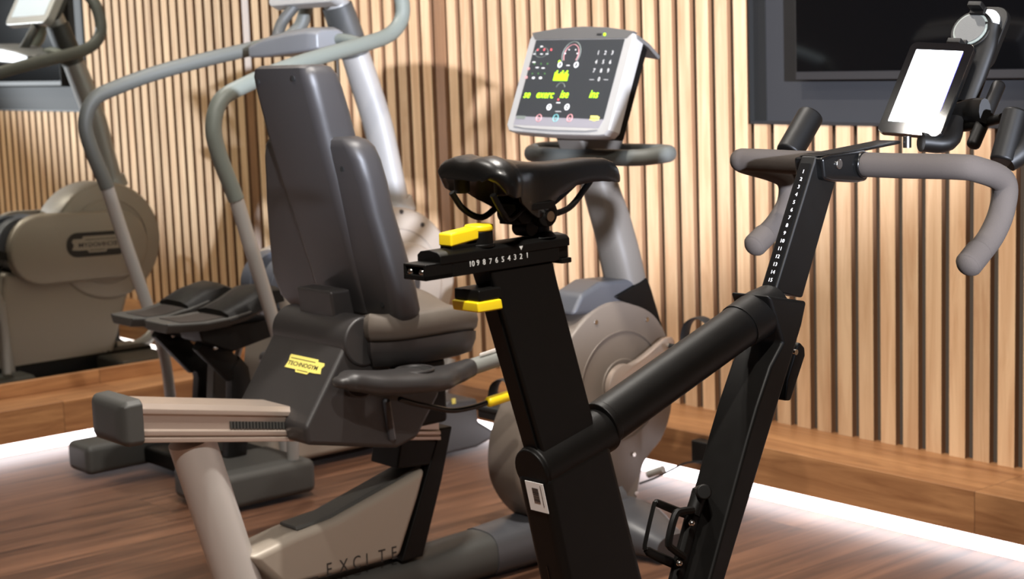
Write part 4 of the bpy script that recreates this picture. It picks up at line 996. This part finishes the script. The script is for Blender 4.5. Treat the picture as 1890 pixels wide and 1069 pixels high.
# console
eq = [E3(480, 14, .06), E3(640, 8, -.09)]
zc_ = (eq[0].z+eq[1].z)/2+.022; ucs = (E3(560, 12, 0)).x
cmx = face_m((ucs+.045, -.0, zc_+.09), (0, -1, 0), (-.88, 0, .48))
fin(loft(B(), [[cmx @ p_ for p_ in rrect(.36, .24, .03, z)] for z in (-.03, -.004, .0)]), 'console_shell', m_silver, el, bev=.003, ang=40)
fin(loft(B(), [[cmx @ p_ for p_ in rrect(.285, .175, .006, z)] for z in (-.001, .001)]), 'console_screen', m_pale, el, flat=True)
fin(loft(B(), [[cmx @ p_ for p_ in rrect(.22, .14, .03, z)] for z in (-.075, -.028)]), 'console_back', m_dgrey, el, bev=.004)
fin(tube(B(), [cmx @ Vector((0, -.02, -.06)), Vector((E3(610, 0, 0).x, 0, zc_+.06))], .035, 16, k=0), 'console_neck', m_dgrey, el)
# base
def bx(poly, z0, z1): return [[Vector((u, v, z)) for u, v in poly] for z in (z0, z1)]
zb1 = .095
fin(box(B(), (-.62, -.37, .012), (-.315, -.12, .105)), 'rear_foot_housing', m_dgrey, el, bev=.02, seg=3)
fin(box(B(), (-.68, .265, .012), (-.28, .40, .10)), 'rear_foot_housing', m_dgrey, el, bev=.02, seg=3)
fin(box(B(), (-.50, -.2, .02), (-.40, .3, .07)), 'rear_cross_bar', m_black, el, bev=.01)
fin(box(B(), (-.50, -.09, .015), (.34, .09, .085)), 'base_beam', m_black, el, bev=.012)
fb = [EL(x, y, -.27) for x, y in ((740, 838), (868, 830), (897, 800), (893, 786), (866, 768), (866, 722), (812, 718), (790, 740), (770, 790))]
fin(prism(B(), [(.10, .012), (.30, .012), (.37, .03), (.37, .05), (.31, .09), (.31, .16), (.20, .17), (.16, .14), (.10, .09)], -.30, -.12), 'front_foot_housing', m_plast2, el, bev=.012, seg=3)
fin(prism(B(), [(.10, .012), (.30, .012), (.37, .03), (.34, .07), (.10, .075)], -.12, .30), 'front_foot_housing', m_dgrey, el, bev=.012, seg=3)
fin(tube(B(), [E3(x, y, -.088) for x, y in ((474, 575), (457, 605), (440, 650), (431, 700), (433, 760))], .009, 12, k=5), 'body_rim', m_mast, el)
q = EL(839, 741, -.305); fin(box(B(), (q[0]-.006, -.3025, q[1]-.008), (q[0]+.006, -.298, q[1]+.008)), 'foot_label', m_yelp, el)
# foot plates on their link arms
def pad(pxs, v0, v1, zoff=0):
    """pxs: side silhouette points (heel .. toe) on the near edge"""
    ctr = [EL(x, y, v0) for x, y in pxs]
    rings = []
    n = len(ctr)
    for i, (u, z) in enumerate(ctr):
        t = i/(n-1); w = .5*(v1-v0)*(.55+.45*math.sin(PI*min(1, t*1.6+.12)) if t < .3 else 1)*(1-.25*max(0, t-.7)/.3); vm = (v0+v1)/2
        rings.append([Vector((u, vm-w, z)), Vector((u, vm-w*.96, z+.006)), Vector((u, vm-w*.8, z+.003)), Vector((u, vm+w*.8, z+.003)), Vector((u, vm+w*.96, z+.006)), Vector((u, vm+w, z)), Vector((u, vm+w*.8, z-.022)), Vector((u, vm-w*.8, z-.022))])
    return rings
def padset(s):
    if s < 0:
        pp = [(318, 604), (345, 601), (385, 598), (425, 590), (462, 578), (495, 560), (525, 552)]; v0, v1 = -.25, -.07
        lk = [(372, 628), (432, 686), (440, 705), (428, 835)]; vv = -.17
    else:
        pp = [(252, 592), (280, 590), (315, 585), (350, 573), (385, 558), (420, 550), (450, 556)]; v0, v1 = .03, .21
        lk = [(296, 606), (362, 672), (378, 694), (366, 835)]; vv = .13
    fin(loft(B(), pad(pp, v0, v1)), 'foot_plate', m_dgrey, el, bev=.003, ang=40)
    ctr = [EL(x, y, v0) for x, y in pp]
    fin(loft(B(), [[Vector((u, v, z+h)) for v, h in ((v0+.03, .0045), (v1-.03, .0045), (v1-.035, -.0), (v0+.035, 0))] for u, z in ctr[1:4]]), 'plate_tread', m_foam, el)
    # toe guard
    fin(loft(B(), [[Vector((u, v, z+h)) for v, h in ((v0+.0, -.006), (v0+.01, .012+k_), (v0+.05, .02+k_), (v1-.05, .02+k_), (v1-.01, .012+k_), (v1, -.006))] for (u, z), k_ in zip(ctr[3:], (0, .012, .02, .012))]), 'toe_guard', m_black, el, ang=60)
    P = [E3(x, y, vv) for x, y in lk]; P[-1].z = .06
    fin(tube(B(), P[:2], .020, 12, k=0, rb=.034, sup=4), 'link_arm', m_black, el)
    fin(tube(B(), [P[1]-Vector((.01, 0, -.02)), P[2], P[3]], .022, 12, k=3, rb=.032, sup=4), 'link_post', m_black, el)
    u, z = ctr[3]
    fin(loft(B(), [[Vector((u+a_, v, z-.02-h)) for a_, h in ((-.08, .0), (-.07, .035), (.02, .075), (.15, .05), (.17, .0))] for v in (v0+.03, v1-.03)]), 'plate_bracket', m_black, el, bev=.006)
    fin(sph(B(), P[0]+Vector((.02, -.036, -.02)), .007), 'link_bolt', m_scr, el)
padset(-1); padset(1)
fin(prism(B(), [EL(x, y, .0) for x, y in ((390, 640), (425, 640), (420, 838), (383, 838))], -.02, .02), 'centre_post', m_dgrey, el, bev=.004)

# ------------------------------------------------------------------ small pieces go under the part that carries them
def adopt(root, carrier, kids):
    host = next((c for c in root.children if c.name.split('.')[0] == carrier), None)
    if host is None: return
    for c in list(root.children):
        if c.name.split('.')[0] in kids: c.parent = host
adopt(bk, 'slider_rail', ('scale_number', 'pointer_mark', 'rail_bolt'))
adopt(bk, 'scale_strip', ('height_number',))
adopt(bk, 'paper_sticker', ('barcode_bars', 'sticker_print'))
adopt(bk, 'stem_body', ('stem_bolt',))
adopt(bk, 'saddle_clamp', ('clamp_bolt',))
adopt(bk, 'knob_stem', ('knob_cap', 'knob_lever'))
adopt(bk, 'cage_spine', ('cage_loop', 'cage_arm', 'cage_stopper', 'cage_barrel', 'cage_screw'))
adopt(bk, 'phone_back', ('phone_plate', 'cradle_disc', 'cradle_ring', 'cradle_pad', 'cradle_jaw'))
adopt(bk, 'resistance_lever', ('lever_screw',))
adopt(rc, 'display_panel', ('led_text', 'keypad_digit', 'led_profile', 'dial_ring', 'dial_dot', 'round_light', 'key_ring', 'key_mark', 'tiny_caption', 'option_ring', 'red_light', 'green_light', 'option_mark'))
adopt(rc, 'button_strip', ('strip_ring', 'strip_mark', 'strip_caption'))
adopt(rc, 'console_brow', ('sensor_window', 'power_light'))
adopt(rc, 'seat_rail', ('rail_rack', 'rack_slot', 'rail_end_cap'))
adopt(rc, 'centre_frame', ('letter', 'dash_mark', 'step_cover'))
adopt(rc, 'backrest_shell', ('shell_screw',))
adopt(rc, 'flywheel_housing', ('housing_rim', 'housing_screw', 'crank_well'))
adopt(rc, 'adjust_lever', ('lever_grip',))
adopt(el, 'lower_body', ('letter', 'dash_mark', 'body_edge_tube'))
adopt(el, 'flywheel_housing', ('housing_rim', 'housing_screw'))
